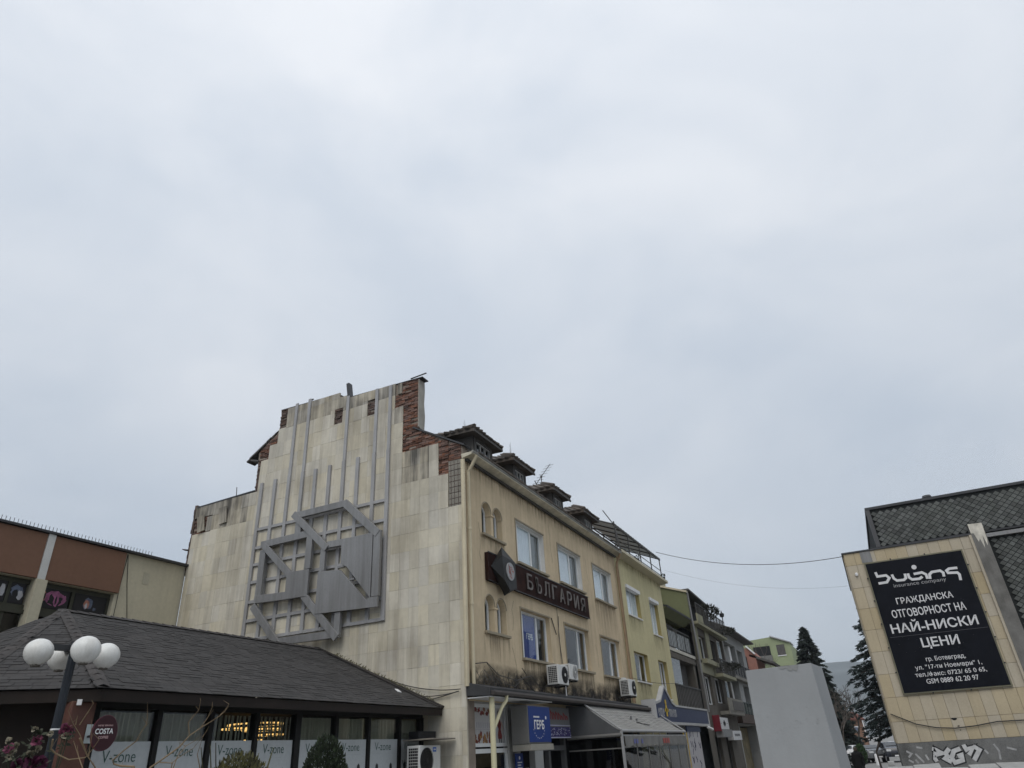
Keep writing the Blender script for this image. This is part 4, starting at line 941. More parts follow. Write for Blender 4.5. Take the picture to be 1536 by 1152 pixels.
BR = [[(4.8,5.9,2.4),(4.87,5.85,2.46),(4.98,5.77,2.56),(5.03,5.72,2.65),(5.1,5.67,2.71),(5.22,5.59,2.8),(5.25,5.56,2.84),(5.27,5.55,2.9)],[(5.03,5.72,2.65),(5.01,5.74,2.76),(5.07,5.7,2.86),(5.07,5.7,2.94)],[(5.1,5.68,2.71),(5.13,5.65,2.79),(5.15,5.64,2.87)],[(4.95,5.79,2.39),(4.97,5.78,2.48),(5.01,5.74,2.56),(5.07,5.7,2.6),(5.11,5.67,2.65)],
[(4.7,5.97,2.42),(4.62,6.03,2.43),(4.57,6.07,2.45),(4.56,6.08,2.48),(4.62,6.04,2.55),(4.69,5.99,2.62),(4.71,5.97,2.7),(4.73,5.95,2.75),(4.72,5.96,2.85)],[(5.14,5.65,2.38),(5.1,5.67,2.49),(5.12,5.66,2.63)],[(4.86,5.86,2.44),(4.94,5.8,2.43),(4.96,5.78,2.46),(5.06,5.7,2.54),(5.1,5.68,2.6)]]
BL = [[(4.33,6.25,2.66),(4.39,6.21,2.54),(4.46,6.16,2.43)],[(4.41,6.2,2.52),(4.4,6.2,2.65),(4.38,6.22,2.8)],[(4.31,6.26,2.76),(4.34,6.24,2.84),(4.37,6.22,2.92)],[(4.39,6.21,2.43),(4.35,6.24,2.52),(4.3,6.28,2.64)],[(4.17,6.37,2.66),(4.17,6.37,2.59),(4.21,6.35,2.55),(4.29,6.28,2.5),(4.39,6.21,2.51),(4.42,6.18,2.57),(4.45,6.16,2.64)],[(4.46,6.15,2.43),(4.4,6.2,2.52),(4.33,6.25,2.68),(4.27,6.3,2.78),(4.23,6.33,2.87)],[(4.29,6.28,2.76),(4.29,6.28,2.83)]]
M_twig = mat('tan bark', (.17,.125,.075), .85, .3, 8, .2)
for lab, lst, bx, by in (('bare branching shrub with pale twigs in front of the middle film windows', BR, 4.9, 5.85), ('bare thin shrub with crossing stems beside the oval sign', BL, 4.42, 6.18)):
    t = thing('bare_shrub', (bx, by, .7), lab, 'shrub'); mb = MB(); r = random.Random(len(lst)+int(bx*10))
    for i, l in enumerate(lst):
        k = len(l); l2 = [Vector(p)+Vector((.6,.8,0))*(.10*math.sin(i*1.7+j*.5)) for j, p in enumerate(l)]
        r0 = .0085 if i in (0,4) else .005
        mb.tube([tuple(p) for p in l2], [r0*(1-.7*j/(k-1)) for j in range(k)], 6)
        for j in range(1, k):
            if r.random() < .7: p = l2[j]; mb.tube([tuple(p), (p.x+.05*r.uniform(-1,1), p.y+.05*r.uniform(-1,1), p.z+.07*r.random()+.02)], [.0025,.001], 4)
        if min(p[2] for p in l) < 2.47: p = min(l2, key=lambda q: q.z); mb.tube([(bx+.2*r.uniform(-1,1), by+.2*r.uniform(-1,1), .7), tuple(p)], [.011, r0], 6)
    mb.tube([(bx,by,.7),(bx+.02,by,1.8)], [.03,.02], 6); build(mb, 'stems', M_twig, t, smooth=True)
# flower arrangements at the entrance
M_pk = mat('pink petals', (.20,.055,.10), .7, .2, 9); M_wt = mat('cream petals', (.30,.27,.20), .7, .15, 9); M_mg = mat('magenta petals', (.075,.012,.04), .7, .2, 9); M_lf = mat('dull leaf', (.03,.035,.02), .8, .3)
def flowers(name, base, blooms, label):
    t = thing(name, base, label, 'flowers'); mb = MB(); r = random.Random(int(base[0]*100))
    for (x, y, z, m, s) in blooms:
        mb.tube([(base[0],base[1],base[2]), ((base[0]+x)/2,(base[1]+y)/2,(base[2]+z)/2+.1), (x,y,z)], .006, 4)
        for i in range(5):
            q = Vector((x,y,z))+Vector((r.uniform(-.1,.1),r.uniform(-.1,.1),r.uniform(-.2,.02))); d = Vector((r.uniform(-1,1),r.uniform(-1,1),r.uniform(-.5,1))).normalized()*.09; a = d.orthogonal().normalized()*.025
            mb.poly([q,q+d*.5+a,q+d,q+d*.5-a])
    build(mb, 'stems_and_leaves', M_lf, t, recalc=False)
    for (x, y, z, m, s) in blooms:
        b = MB()
        for i in range(16):
            d = Vector((r.uniform(-1,1), r.uniform(-1,.4), r.uniform(-.8,1))).normalized(); a = d.orthogonal().normalized(); a = Matrix.Rotation(r.random()*6,3,d) @ a; c = Vector((x,y,z))+d*s*.35
            b.poly([c-a*s*.4-d*s*.1, c+d*s*.35-a*s*.35, c+d*s*.55, c+d*s*.35+a*s*.35, c+a*s*.4-d*s*.1])
        build(b, 'blossom', m, t, recalc=False)
flowers('flower_arrangement', (6.12,9.9,1.9), [(6.17,9.83,2.97,M_wt,.05),(6.2,9.81,2.91,M_lf,.07),(6.21,9.8,2.83,M_pk,.09),(5.96,9.97,2.85,M_wt,.05),(6.04,9.92,2.79,M_wt,.05),(5.97,9.96,2.76,M_pk,.09),(6.02,9.93,2.72,M_wt,.06),(6.0,9.94,2.66,M_wt,.06),(6.24,9.78,2.74,M_wt,.06),(6.18,9.82,2.68,M_wt,.07),(6.21,9.8,2.58,M_mg,.12),(6.11,9.87,2.55,M_mg,.12),(6.29,9.75,2.57,M_mg,.12),(6.3,9.74,2.45,M_mg,.12)], 'spray of pink, magenta and cream flowers left of the lamp post')
flowers('flower_arrangement', (6.46,9.66,1.9), [(6.46,9.64,2.97,M_pk,.085),(6.44,9.65,2.93,M_pk,.07),(6.50,9.62,2.93,M_pk,.07),(6.47,9.63,2.88,M_wt,.07),(6.50,9.62,2.87,M_wt,.06),(6.32,9.73,2.91,M_wt,.05)], 'small pink and cream flower cluster right of the lamp post')

# ================================================================== red-brown panelled building on the left
RB = thing('panelled_building', (13, 22, .6), 'brown and cream panelled building with poster windows, left of the gable', 'building')
BY = 22.0; M_brown = mat('brown ribbed panel', (.185,.10,.064), .8, .08, .6, .1, streak=.15, sc_col=(.09,.045,.03)); M_cream = mat('cream render', (.50,.46,.345), .9, .08, .8, .2, streak=.3, sc_col=(.28,.25,.19)); M_creaml = mat('pale pilaster paint', (.55,.55,.53), .8, .06)
mb = MB(); wall_y(mb, 4, 17.98, .1, 9.26, BY, [(4.0,12.67,.2,7.86),(12.97,15.34,.2,7.86)], .3); build(mb, 'wall', M_cream, RB, recalc=False)
for a, b in ((4.0,12.66),(12.90,15.42)): build(MB().box(a, b, BY-.10, BY-.004, 7.88, 9.24), 'fascia_panel', M_brown, RB, bevel=.01)
build(MB().box(12.67, 12.895, BY-.13, BY-.02, 7.87, 9.25), 'upper_pilaster', M_creaml, RB); build(MB().box(12.64, 12.98, BY-.16, BY-.005, .2, 7.86), 'lower_pilaster', M_cream, RB, bevel=.01)
build(MB().box(4, 18.0, BY-.18, BY+.3, 9.262, 9.33), 'roof_edge', M_darkmetal, RB)
mb = MB()
for i in range(105):
    x = 4.1+i*.12
    if x < 16.4: mb.bar((x,BY-.12,9.33), (x,BY-.12,9.47), .012, .012)
tag(build(mb, 'bird_spikes', M_iron, RB), kind='stuff')
M_olive = mat('dark olive window frame', (.045,.045,.03), .6, .15)
mb = MB()
for a, b in ((4.0,12.66),(12.98,15.33)):
    mb.box(a, b, BY+.16, BY+.24, 6.98, 7.12); mb.box(a, b, BY+.16, BY+.24, 7.72, 7.855); mb.box(a, b, BY+.10, BY+.26, 6.86, 6.98)
for x in (9.6, 10.9, 12.05, 14.02, 15.25): mb.box(x, x+.1, BY+.158, BY+.242, 7.12, 7.72); mb.box(x, x+.1, BY+.158, BY+.242, .3, 6.9)
build(mb, 'window_frame', M_olive, RB)
build(MB().box(4, 17.9, BY+.9, BY+.95, .2, 9.2), 'inner_wall', M_dark, RB); build(MB().box(4, 17.9, BY+.3, BY+12, 9.15, 9.25), 'roof', M_darkmetal, RB)
for a, b in ((4,12.66),(12.98,15.33)): build(MB().box(a, b, BY+.2, BY+.205, .3, 6.86), 'window_pane', M_glass_dark, RB)
mb = MB(); mb.box(11.2,11.9,BY+.5,BY+.52,.3,6.9); build(mb, 'curtain', M_cur, RB)
for pts in ([(15.52,22-.02,9.22),(15.47,22-.02,8.2),(15.46,22-.02,6.6)], [(15.53,22-.02,9.2),(15.72,22-.02,8.2),(16.1,22-.02,6.6)]): build(MB().tube(pts, .012, 4), 'loose_cable', M_iron, RB)
build(MB().box(16.28,16.52,BY-.012,BY-.002,8.35,8.75), 'patched_render', mat('patched render', (.43,.40,.31), .9), RB)
M_blk = mat('black print', (.012,.011,.013), .5, .1); M_mauve = mat('print mauve pink', (.30,.10,.20), .6, .5, 5); M_flesh = mat('print warm flesh', (.40,.17,.12), .6, .5, 6); M_bl2 = mat('print slate', (.10,.12,.17), .6, .5, 6); M_pale = mat('print pale', (.42,.42,.44), .6, .3, 6)
def poster(x0, x1, label, shapes):
    t = thing('window_poster', ((x0+x1)/2, BY+.14, 7.12), label, 'poster', 'posters in the panelled building')
    build(MB().box(x0, x1, BY+.145, BY+.15, 7.13, 7.71), 'sheet', M_blk, t)
    for i, (cx, cz, rx_, rz_, m, sd) in enumerate(shapes):
        b = MB(); blob(b, cx, cz, rx_, rz_, BY+.143-.0012*i, random.Random(sd), 18, .3); build(b, 'printed_shape', m, t, recalc=False)
poster(13.06, 13.95, 'black poster with a mauve muscular torso, right of the pilaster', [(13.50,7.44,.40,.24,M_mauve,1),(13.5,7.40,.31,.2,M_blk,2),(13.55,7.55,.19,.10,M_mauve,3),(13.55,7.37,.10,.19,M_mauve,4),(13.55,7.38,.035,.15,M_blk,5),(13.27,7.43,.07,.16,M_mauve,6),(13.80,7.44,.06,.15,M_mauve,8),(13.16,7.46,.05,.16,M_flesh,7),(13.17,7.46,.03,.12,M_blk,9)])
poster(14.13, 15.22, 'black poster with a faint pale figure beside the cream wall', [(14.60,7.44,.18,.22,M_bl2,11),(14.56,7.42,.11,.16,M_flesh,12),(14.55,7.36,.05,.10,M_pale,13),(14.72,7.45,.04,.16,M_bl2,14),(14.85,7.3,.07,.06,M_bl2,15),(14.62,7.24,.12,.06,M_blk,16)])
poster(10.95, 12.02, 'dark poster with reddish and slate figures at the left edge', [(11.5,7.45,.22,.2,M_flesh,21),(11.45,7.5,.10,.10,M_p2,22),(11.52,7.33,.09,.1,M_blk,25),(11.92,7.45,.09,.2,M_pale,23),(11.72,7.25,.12,.08,M_bl2,24)])
poster(12.15, 12.58, 'dark poster with slate and pale shapes, left of the pilaster', [(12.33,7.48,.2,.2,M_bl2,31),(12.44,7.38,.1,.15,M_pale,32),(12.3,7.4,.1,.15,M_blk,33),(12.26,7.56,.08,.07,M_bl2,34)])

# ================================================================== concrete pedestal and stone ledge on the square
M_ped = mat('grey painted concrete', (.30,.31,.315), .85, .09, .8, .08, 24, streak=.35, sc_col=(.25,.25,.25), fine=.02)
mb = MB(); mb.loft([(15,.84,.4),(15,2.22,.4),(16.35,2.22,.4),(16.35,.72,.4)], [(15,.95,3.57),(15,2.17,3.55),(16.2,2.15,3.56),(16.2,.84,3.57)])
PD = build(mb, 'concrete_pedestal', M_ped, base=(15.6,1.5,.4), bevel=.005); tag(PD, 'plain grey concrete pedestal standing empty in the square', 'pedestal')
r = random.Random(3); mb = MB()
for i in range(20):
    y = 1.15+.45*r.random(); z = 3.56-.10*r.random()**2; blob(mb, 0, 0, .07, .04, 0, r)
mb = MB(); mb.poly([(14.992,y,z) for y,z in [(1.18,3.566),(1.55,3.562),(1.53,3.52),(1.46,3.51),(1.42,3.53),(1.38,3.48),(1.33,3.46),(1.3,3.49),(1.24,3.45),(1.2,3.50)]]); build(mb, 'damp_stain', mat('damp concrete', (.27,.275,.27), .9, .2), PD, recalc=False)
mb = MB()
for i in range(40):
    y = 1.05+.95*r.random(); z = 2.62+.12*r.gauss(0,1)-(.1 if r.random() < .5 else 0); s = .006+.012*r.random(); mb.poly([(14.994-.02*(2.6-z)*.0,y-s,z),(14.994,y+s,z+s*.3),(14.994,y+s*.4,z+s),(14.994,y-s*.6,z+s*.7)])
tag(build(mb, 'worn_specks', mat('worn grey specks', (.285,.29,.295), .9, .2), PD, recalc=False), kind='stuff')
LG = thing('stone_ledge', (31, -2, .1), 'low pale rough stone ledge at the foot of the sign building', 'ledge')
M_lstone = mat('pale rough stone', (.33,.33,.32), .9, .2, 3, .5, 20)
r = random.Random(13)
for i in range(6):
    y = .30-i*.87; h = 1.27+.03*math.sin(i*2.1)-(.08 if i > 1 else 0); mb = MB(); j = lambda: r.uniform(-.05,.05)
    mb.loft([(30.6,y,.1),(30.6,y-.86,.1),(32.2,y-.86,.1),(32.2,y,.1)], [(30.62+j(),y,h+j()-.16),(30.62+j(),y-.855,h-.18+j()),(32.2,y-.855,h+j()*.6),(32.2,y,h+j()*.6)]); build(mb, 'stone', M_lstone, LG, bevel=.02)
build(MB().box(31.1,31.4,.02,.24,1.30,1.46).xf(Matrix.Translation((0,0,0))), 'stone', M_lstone, LG, bevel=.03)

# ================================================================== building with the big advertising board
AB = thing('advert_building', (40, -4, .1), 'cream tile-clad building with dark diamond-shingled upper wall on the right', 'building')
AX = 36.0; M_tilec = mat('cream facing tile', (.44,.375,.265), .75, .08, 1.0, .15, 40, streak=.25, sc_col=(.24,.19,.13), rnd=.022)
build(MB().box(AX+.04, 46, -5.6, -.30, .1, 9.86), 'core_wall', mat('facade joint', (.20,.165,.11), .9, .1), AB)
# facing tiles: vertical joints 0.42 apart, courses 0.92 high
ys = [-.30-.44*i for i in range(13)]; zs = [1.95, 2.75, 3.68, 4.60, 5.52, 6.44, 7.36, 8.28, 9.30, 9.86]
for i in range(len(ys)-1):
    for j in range(len(zs)-1):
        ya, yb, za, zb = ys[i], max(ys[i+1], -5.58), zs[j], zs[j+1]
        if ya < -1.3 and yb > -4.8 and za > 3.9 and zb < 9.29: continue
        if ya-yb < .08: continue
        build(MB().box(AX, AX+.038, yb+.006, ya-.006, za+.006, zb-.006), 'facing_tile', M_tilec, AB)
for j in range(len(zs)-1):
    for i in range(8): build(MB().box(AX+.05+i*1.2, AX+1.24+i*1.2, -.298, -.262, zs[j]+.006, zs[j+1]-.006), 'facing_tile', M_tilec, AB)
build(MB().box(AX-.05, 46.1, -5.62, -.22, 9.862, 9.93), 'roof_edge', M_darkmetal, AB)
build(MB().box(AX-.02, AX+.05, -1.45, -1.0, 9.35, 9.84), 'grey_vent', M_steel, AB)
M_gran = mat('grey granite plinth', (.14,.14,.136), .8, .4, 1.6, .3, 20, fine=.2)
build(MB().box(AX-.03, 46, -9.5, -.28, .05, 1.945), 'plinth', M_gran, AB)
G1 = [[(-1.5,1.7),(-1.62,1.65),(-1.84,1.52),(-1.56,1.47),(-1.56,1.61),(-1.5,1.33),(-1.54,1.24)],[(-2.11,1.67),(-1.92,1.5),(-1.98,1.4),(-1.86,1.32),(-2.05,1.19)],[(-2.5,1.65),(-2.24,1.57),(-2.1,1.35),(-2.16,1.17),(-2.45,1.24),(-2.47,1.42),(-2.32,1.38)],[(-2.65,1.78),(-2.7,1.59),(-2.96,1.67),(-2.73,1.41)],[(-2.97,1.71),(-3.15,1.57),(-2.85,1.22)]]
G2 = [[(-.54,1.66),(-.7,1.56),(-.56,1.43)],[(-.95,1.78),(-1.16,1.74)],[(-.84,1.55),(-.94,1.41),(-1.07,1.22)],[(-3.32,1.56),(-3.41,1.42)],[(-.53,1.34),(-.69,1.24)],[(-.78,1.34),(-.86,1.2)],[(-1.2,1.5),(-1.26,1.3)],[(-3.7,1.75),(-3.8,1.5),(-3.75,1.2)],[(-4.1,1.6),(-4.4,1.5)]]
gf = thing('graffiti', (AX, -2.2, 1.1), 'outlined white and grey graffiti letters on the grey plinth', 'graffiti')
m1, m2, m3 = MB(), MB(), MB()
for i, l in enumerate(G1): ribbon(m1, l, .25, 'x', AX-.034-.0004*i); ribbon(m2, l, .15, 'x', AX-.038-.0004*i)
for i, l in enumerate(G2): ribbon(m3, l, .07, 'x', AX-.036-.0004*i)
build(m1, 'dark_outline', mat('spray black', (.03,.03,.032), .8), gf, recalc=False); build(m2, 'pale_letters', mat('spray pale grey', (.50,.50,.50), .8, .2, 6), gf, recalc=False); build(m3, 'pale_tags', mat('spray faded', (.33,.33,.33), .8, .3, 6), gf, recalc=False)
# mansard with diamond shingles, concrete pier, lower shingled wall
M_dia = mat('diamond slate shingle', (.085,.09,.086), .75, .22, 1.1, .2, 40, streak=.5, sc_col=(.05,.055,.04), rnd=.38); M_und = mat('slate underlay', (.018,.02,.02), .9, .1)
def mans(y, z): return AX+.30+(z-9.9)*.10
mb = MB(); mb.prism([(AX+.34,9.94),(AX+.53,11.86),(46,11.86),(46,9.94)], 'y', -16, -1.86); build(mb, 'mansard', M_und, AB)
build(MB().box(AX+.56-.12, 46.1, -16, -1.80, 11.85, 11.97), 'mansard_rim', M_darkmetal, AB)
build(MB().prism([(AX+.24,9.94),(AX+.44,11.84),(AX+.56,11.84),(AX+.36,9.94)], 'y', -1.98, -1.80), 'mansard_edge', M_darkmetal, AB); build(MB().box(AX+.2, AX+.32, -16, -1.82, 9.94, 10.02), 'mansard_foot', M_black, AB)
build(MB().lathe((37.2,-4.6,11.95), [(.12,0),(.12,.18),(.22,.2),(.18,.3),(0,.34)], 10), 'roof_vent', M_darkmetal, AB)
dia = []
for row in range(15):
    for c in range(34):
        y = -2.12-c*.30-(.15 if row % 2 else 0); z = 10.12+row*.125
        if y < -9.6 or z > 11.72: continue
        dia.append((y, z, mans(y, z)-.012))
for row in range(46):
    for c in range(12):
        y = -6.42-c*.30-(.15 if row % 2 else 0); z = 9.55-row*.125
        if z < 5: continue
        dia.append((y, z, AX+.26))
build(MB().box(AX+.28, 46, -16, -6.15, .1, 9.68), 'lower_wall', M_und, AB)
build(MB().box(AX+.10, AX+.4, -16, -6.12, 9.70, 9.86), 'metal_band', M_steel, AB)
def diamond(mb, d):
    y, z, x = d; a, b = .134, .110; th = .018
    P_ = [(x+.0,y-a,z),(x+.006,y,z+b),(x+.0,y+a,z),(x-.012,y,z-b)]; mb.loft([(p[0]-th*(1 if i == 3 else .6),p[1],p[2]) for i, p in enumerate(P_)], [(p[0]+.004,p[1],p[2]) for p in P_])
dia.sort(key=lambda d: abs(d[0])+ (2.5 if d[0] < -7.7 else 0) + max(0, 7.5-d[1])*.4)
for d in dia[:300]:
    m = MB(); diamond(m, d); build(m, 'diamond_shingle', M_dia, AB)
m = MB()
for d in dia[300:]: diamond(m, d)
tag(build(m, 'further_diamond_shingles', M_dia, AB), kind='stuff')
build(MB().prism([(-5.60,.1),(-5.60,10.32),(-6.14,10.30),(-6.14,.1)], 'x', AX-.12, AX+.5), 'concrete_pier', mat('sooty concrete', (.165,.16,.15), .95, .35, 2, .3, streak=.4), AB)
build(MB().box(AX-.10, AX+.02, -5.598, -5.50, 1.95, 9.86), 'pier_edge_tile', M_tilec, AB)
mb = MB(); mb.poly([(AX-.124,y,z) for y,z in [(-5.6,10.32),(-6.14,10.30),(-6.12,9.6),(-6.05,9.3),(-6.0,9.75),(-5.92,9.2),(-5.86,9.65),(-5.78,9.5),(-5.7,9.9),(-5.6,9.9)]]); mb.poly([(AX-.124,-5.6,10.325),(AX+.5,-5.6,10.325),(AX+.5,-6.14,10.305),(AX-.124,-6.14,10.305)])
build(mb, 'peeling_white_paint', mat('peeling white', (.55,.52,.45), .9, .3, 4), AB, recalc=False)
build(MB().lathe((AX-.05,-.62,8.92), [(.0,-.12),(.06,-.1),(.07,0),(.0,.05)], 10), 'alarm_bell', M_white, AB)
mb = MB(); r = random.Random(22)
for y, z, s in ((-2.62,2.72,.09),(-2.70,2.45,.04),(-2.72,2.30,.03)): mb.poly([(AX-.004,y+s*math.cos(q)*(.6+.8*r.random()),z+s*.5*math.sin(q)*(.6+.8*r.random())) for q in (2*math.pi*i/9 for i in range(9))])
build(mb, 'broken_spots', M_dark, AB, recalc=False)
t = thing('sagging_cable', (AX-.05,-3,2.4), 'black cable sagging across the cream tiles below the advertising board', 'cable')
build(MB().tube([(AX-.06,-.35,3.06),(AX-.06,-1.2,2.62),(AX-.06,-1.9,2.44),(AX-.06,-2.56,2.38),(AX-.06,-3.3,2.42),(AX-.06,-4.1,2.52),(AX-.06,-5.6,2.5),(AX-.06,-7,2.55)], .02, 6), 'cable', M_black, t, smooth=True)
# advertising board
BB = thing('advertising_board', (AX-.1,-3.05,3.7), 'black insurance advertising board with white Cyrillic lettering', 'billboard')
build(MB().box(AX-.09, AX-.01, -5.06, -1.04, 3.74, 9.32), 'frame', mat('dull green-grey frame', (.17,.16,.11), .7, .15), BB, bevel=.01)
build(MB().box(AX-.105, AX-.091, -5.0, -1.10, 3.80, 9.26), 'face', mat('black vinyl', (.006,.007,.011), .55, .25, 1.5, .35, 6, spec=.10), BB)
for z in (4.6, 5.6, 6.6, 7.6, 8.6):
    for y in (-1.03, -5.07): build(MB().box(AX-.11,AX-.03,y-.03,y+.03,z,z+.05), 'clamp', M_black, BB)
for y in (-2.2,-3.6):
    for z in (3.73, 9.33): build(MB().box(AX-.11,AX-.03,y,y+.05,z-.03,z+.03), 'clamp', M_black, BB)
M_bw = mat('board white', (.62,.62,.63), .6, .08, 4); BX = AX-.108
LG_ = [[(-1.41,8.85),(-1.44,8.65),(-1.8,8.65),(-1.9,8.52),(-1.75,8.35),(-1.4,8.34)],[(-2.04,8.65),(-2.07,8.47),(-2.17,8.36),(-2.45,8.35),(-2.55,8.42),(-2.56,8.61)],[(-2.68,8.6),(-2.68,8.42),(-2.77,8.32),(-3.07,8.31),(-3.2,8.38)],[(-2.9,8.54),(-3.24,8.56),(-3.37,8.45),(-3.37,8.26)],[(-3.47,8.24),(-3.5,8.43),(-3.62,8.52),(-3.95,8.53),(-4.04,8.43),(-4.02,8.26)],[(-4.63,8.55),(-4.31,8.56),(-4.19,8.49),(-4.22,8.39),(-4.57,8.35),(-4.62,8.26),(-4.59,8.02)]]
mb = MB()
for i, l in enumerate(LG_): ribbon(mb, l, .105, 'x', BX-.0003*i)
mb.poly([(BX-.002,-3.0+.10*math.cos(q),8.83+.10*math.sin(q)) for q in (2*math.pi*i/20 for i in range(20))]); build(mb, 'logo', M_bw, BB, recalc=False)
M_bg2 = mat('board grey', (.33,.33,.34), .6)
for s, yl, yr, z, h, bold, m in (('insurance company',-1.97,-4.06,8.03,.19,0,M_bg2),('ГРАЖДАНСКА',-1.88,-4.11,7.30,.33,.014,M_bw),('ОТГОВОРНОСТ НА',-1.55,-4.43,6.80,.34,.014,M_bw),('НАЙ-НИСКИ',-1.34,-4.68,6.17,.50,.018,M_bw),('ЦЕНИ',-2.33,-3.76,5.42,.46,.018,M_bw),('гр. Ботевград,',-2.30,-3.78,4.90,.22,.007,M_bw),('ул. "17-ти Ноември" 1,',-1.80,-4.28,4.60,.22,.007,M_bw),('тел./факс: 0723/ 65 0 65,',-1.72,-4.36,4.32,.22,.007,M_bw),('GSM 0889 62 20 97',-2.06,-3.99,4.08,.19,.008,M_bw)):
    tm = text_mb(s, yl-yr, h, (BX,yl,z), FACE_X, bold)
    if h > .3: build_letters(tm, m, BB)
    else: tag(build(tm, 'lettering', m, BB, recalc=False), kind='stuff')
mb = MB(); r = random.Random(19)
for i in range(60):
    y = -1.3-3.4*r.random(); z = 5.2+2.4*r.random(); s = .03; mb.poly([(BX+.001,y,z),(BX+.001,y-s,z+.01),(BX+.001,y-s-.01,z+.016),(BX+.001,y,z+.008)])
mb.box(BX+.0005,BX+.0015,-4.95,-1.2,6.02,6.032); tag(build(mb, 'creases', mat('crease grey', (.09,.09,.10), .6), BB, recalc=False), kind='stuff')

# ================================================================== yellow building next in the row
YB = thing('yellow_building', (37.6, 10, .2), 'pale yellow three-storey building beyond the corner building with roof terrace', 'building')
M_yel = mat('pale yellow render', (.56,.505,.30), .9, .09, .7, .25, 60, streak=.4, sc_col=(.29,.25,.15)); M_yel2 = mat('ochre reveal', (.36,.29,.12), .9, .06)
YW = [(34.6,36.95,8.31,9.74),(38.9,40.7,7.85,9.76),(34.62,37.0,5.22,6.57),(39.0,40.78,4.62,6.52)]
mb = MB(); wall_y(mb, 33.17, 42.05, .1, 11.08, 10.05, YW, .32); build(mb, 'wall', M_yel, YB, recalc=False)
mb = MB(); mb.box(42.0,42.05,10.07,19,.1,11.0); mb.box(33.17,42.0,18.9,19,.1,11); mb.box(33.2,42.0,10.4,18.9,10.9,11.0); build(mb, 'rear_walls', M_yel, YB); build(MB().box(33.2,42,11.5,11.6,.1,10.9), 'inner_partition', M_dark, YB)
for i, (a, b, c, d) in enumerate(YW):
    window_y(YB, a, b, c, d, 10.05, .30, (.5,), M_pvc, .07, M_curtain if i < 2 else None, sill=None, lining=M_yel2, lead=.45)
    build(MB().box(a-.02, b+.02, 9.99, 10.3, c-.05, c+.01), 'sill', M_white_plaster, YB)
    if i < 2: build(MB().box(a-.01, b+.01, 9.96, 10.2, d-.14, d+.03), 'shutter_box', M_white, YB)
build(MB().prism([(9.58,11.08),(10.1,11.02),(10.1,11.22),(9.58,11.22)], 'x', 33.3, 42.3), 'eave', mat('cream eave board', (.52,.48,.36), .85, .1), YB)
build(MB().box(33.3, 41, 11.0, 18.8, 11.2, 12.0), 'attic', mat('brown attic wall', (.26,.16,.08), .9, .1), YB)
for (a, b, c, d) in YW: drip(YB, a-.05, b+.05, c-.055, .8, 10.05)
drip(YB, 33.2, 42.0, 11.0, .45, 10.047)
TC = thing('terrace_canopy', (37.8, 10.3, 11.2), 'ribbed translucent canopy on thin iron posts over the roof terrace', 'canopy')
mb = MB(); n_ = 40
for i in range(n_):
    x0, x1 = 33.5+i*.222, 33.5+(i+1)*.222; h = .03*(i % 2)
    mb.poly([(x0,9.85,12.62+h),(x1,9.85,12.62+.03-h),(x1,12.0,13.55+.03-h),(x0,12.0,13.55+h)])
build(mb, 'ribbed_sheet', translucent('weathered pale sheet', (.30,.315,.315)), TC, recalc=False)
mb = MB(); mb.bar((33.45,9.9,12.56),(42.4,9.9,12.56),.06,.08); mb.bar((33.45,12,13.48),(42.4,12,13.48),.06,.06)
for i in range(7): x = 33.5+i*1.47; mb.bar((x,9.85,12.57),(x,12.0,13.5),.05,.06)
for i in range(5): x = 33.6+i*2.16; mb.bar((x,9.9,11.2),(x,9.9,12.56),.05,.05)
for i in range(5): x = 33.6+i*2.16; mb.bar((x,11.9,11.2),(x,11.9,13.48),.05,.05)
mb.bar((33.5,9.88,11.55),(42.2,9.88,11.55),.03,.03); mb.bar((33.5,9.88,11.85),(42.2,9.88,11.85),.03,.03); mb.bar((33.2,9.62,11.1),(33.5,9.9,12.75),.06,.05); mb.bar((31.9,9.9,12.9),(33.9,9.9,12.5),.03,.04)
build(mb, 'iron_frame', M_iron, TC)
for x, lab in ((36.6,'small dark plant pot on the roof terrace, left one'),(42.0,'small dark plant pot at the far corner of the roof terrace')):
    t = thing('plant_pot', (x,9.75,11.22), lab, 'plant pot'); build(MB().lathe((x,9.75,11.22), [(.08,0),(.12,.2),(.1,.2)], 10), 'pot', M_iron, t); m = MB(); leafcloud(m, (x,9.75,11.48), .13, .10, 60, .07, random.Random(int(x))); build(m, 'leaves', M_leafd, t, recalc=False)
# navy shop sign with a small gable
t = thing('navy_shop_sign', (39, 9.1, 3.3), 'long navy shop fascia with white house-shaped peak and pale letters', 'sign')
build(MB().box(33.3, 44.4, 9.02, 9.6, 3.40, 4.08), 'board', M_navy, t, bevel=.01)
mb = MB(); mb.box(33.25,44.5,8.98,9.62,3.28,3.398); mb.box(44.38,44.5,8.98,9.62,3.4,4.16); mb.box(37.0,44.5,8.98,9.62,4.082,4.16); mb.box(33.22,33.34,8.98,9.62,3.4,4.3); build(mb, 'white_rim', mat('dull white trim', (.42,.42,.42), .6, .1), t)
mb = MB(); mb.prism([(33.4,4.08),(34.3,4.2),(35.3,4.86),(36.4,4.2),(37.0,4.08)], 'y', 9.03, 9.2); build(mb, 'peak', M_navy, t); mb = MB()
for a, b in (((33.4,4.14),(34.3,4.26)),((34.3,4.26),(35.3,4.92)),((35.3,4.92),(36.4,4.26)),((36.4,4.26),(37.0,4.14))): mb.bar((a[0],9.1,a[1]), (b[0],9.1,b[1]), .22, .10)
build(mb, 'peak_trim', mat('dull white trim', (.42,.42,.42), .6, .1), t)
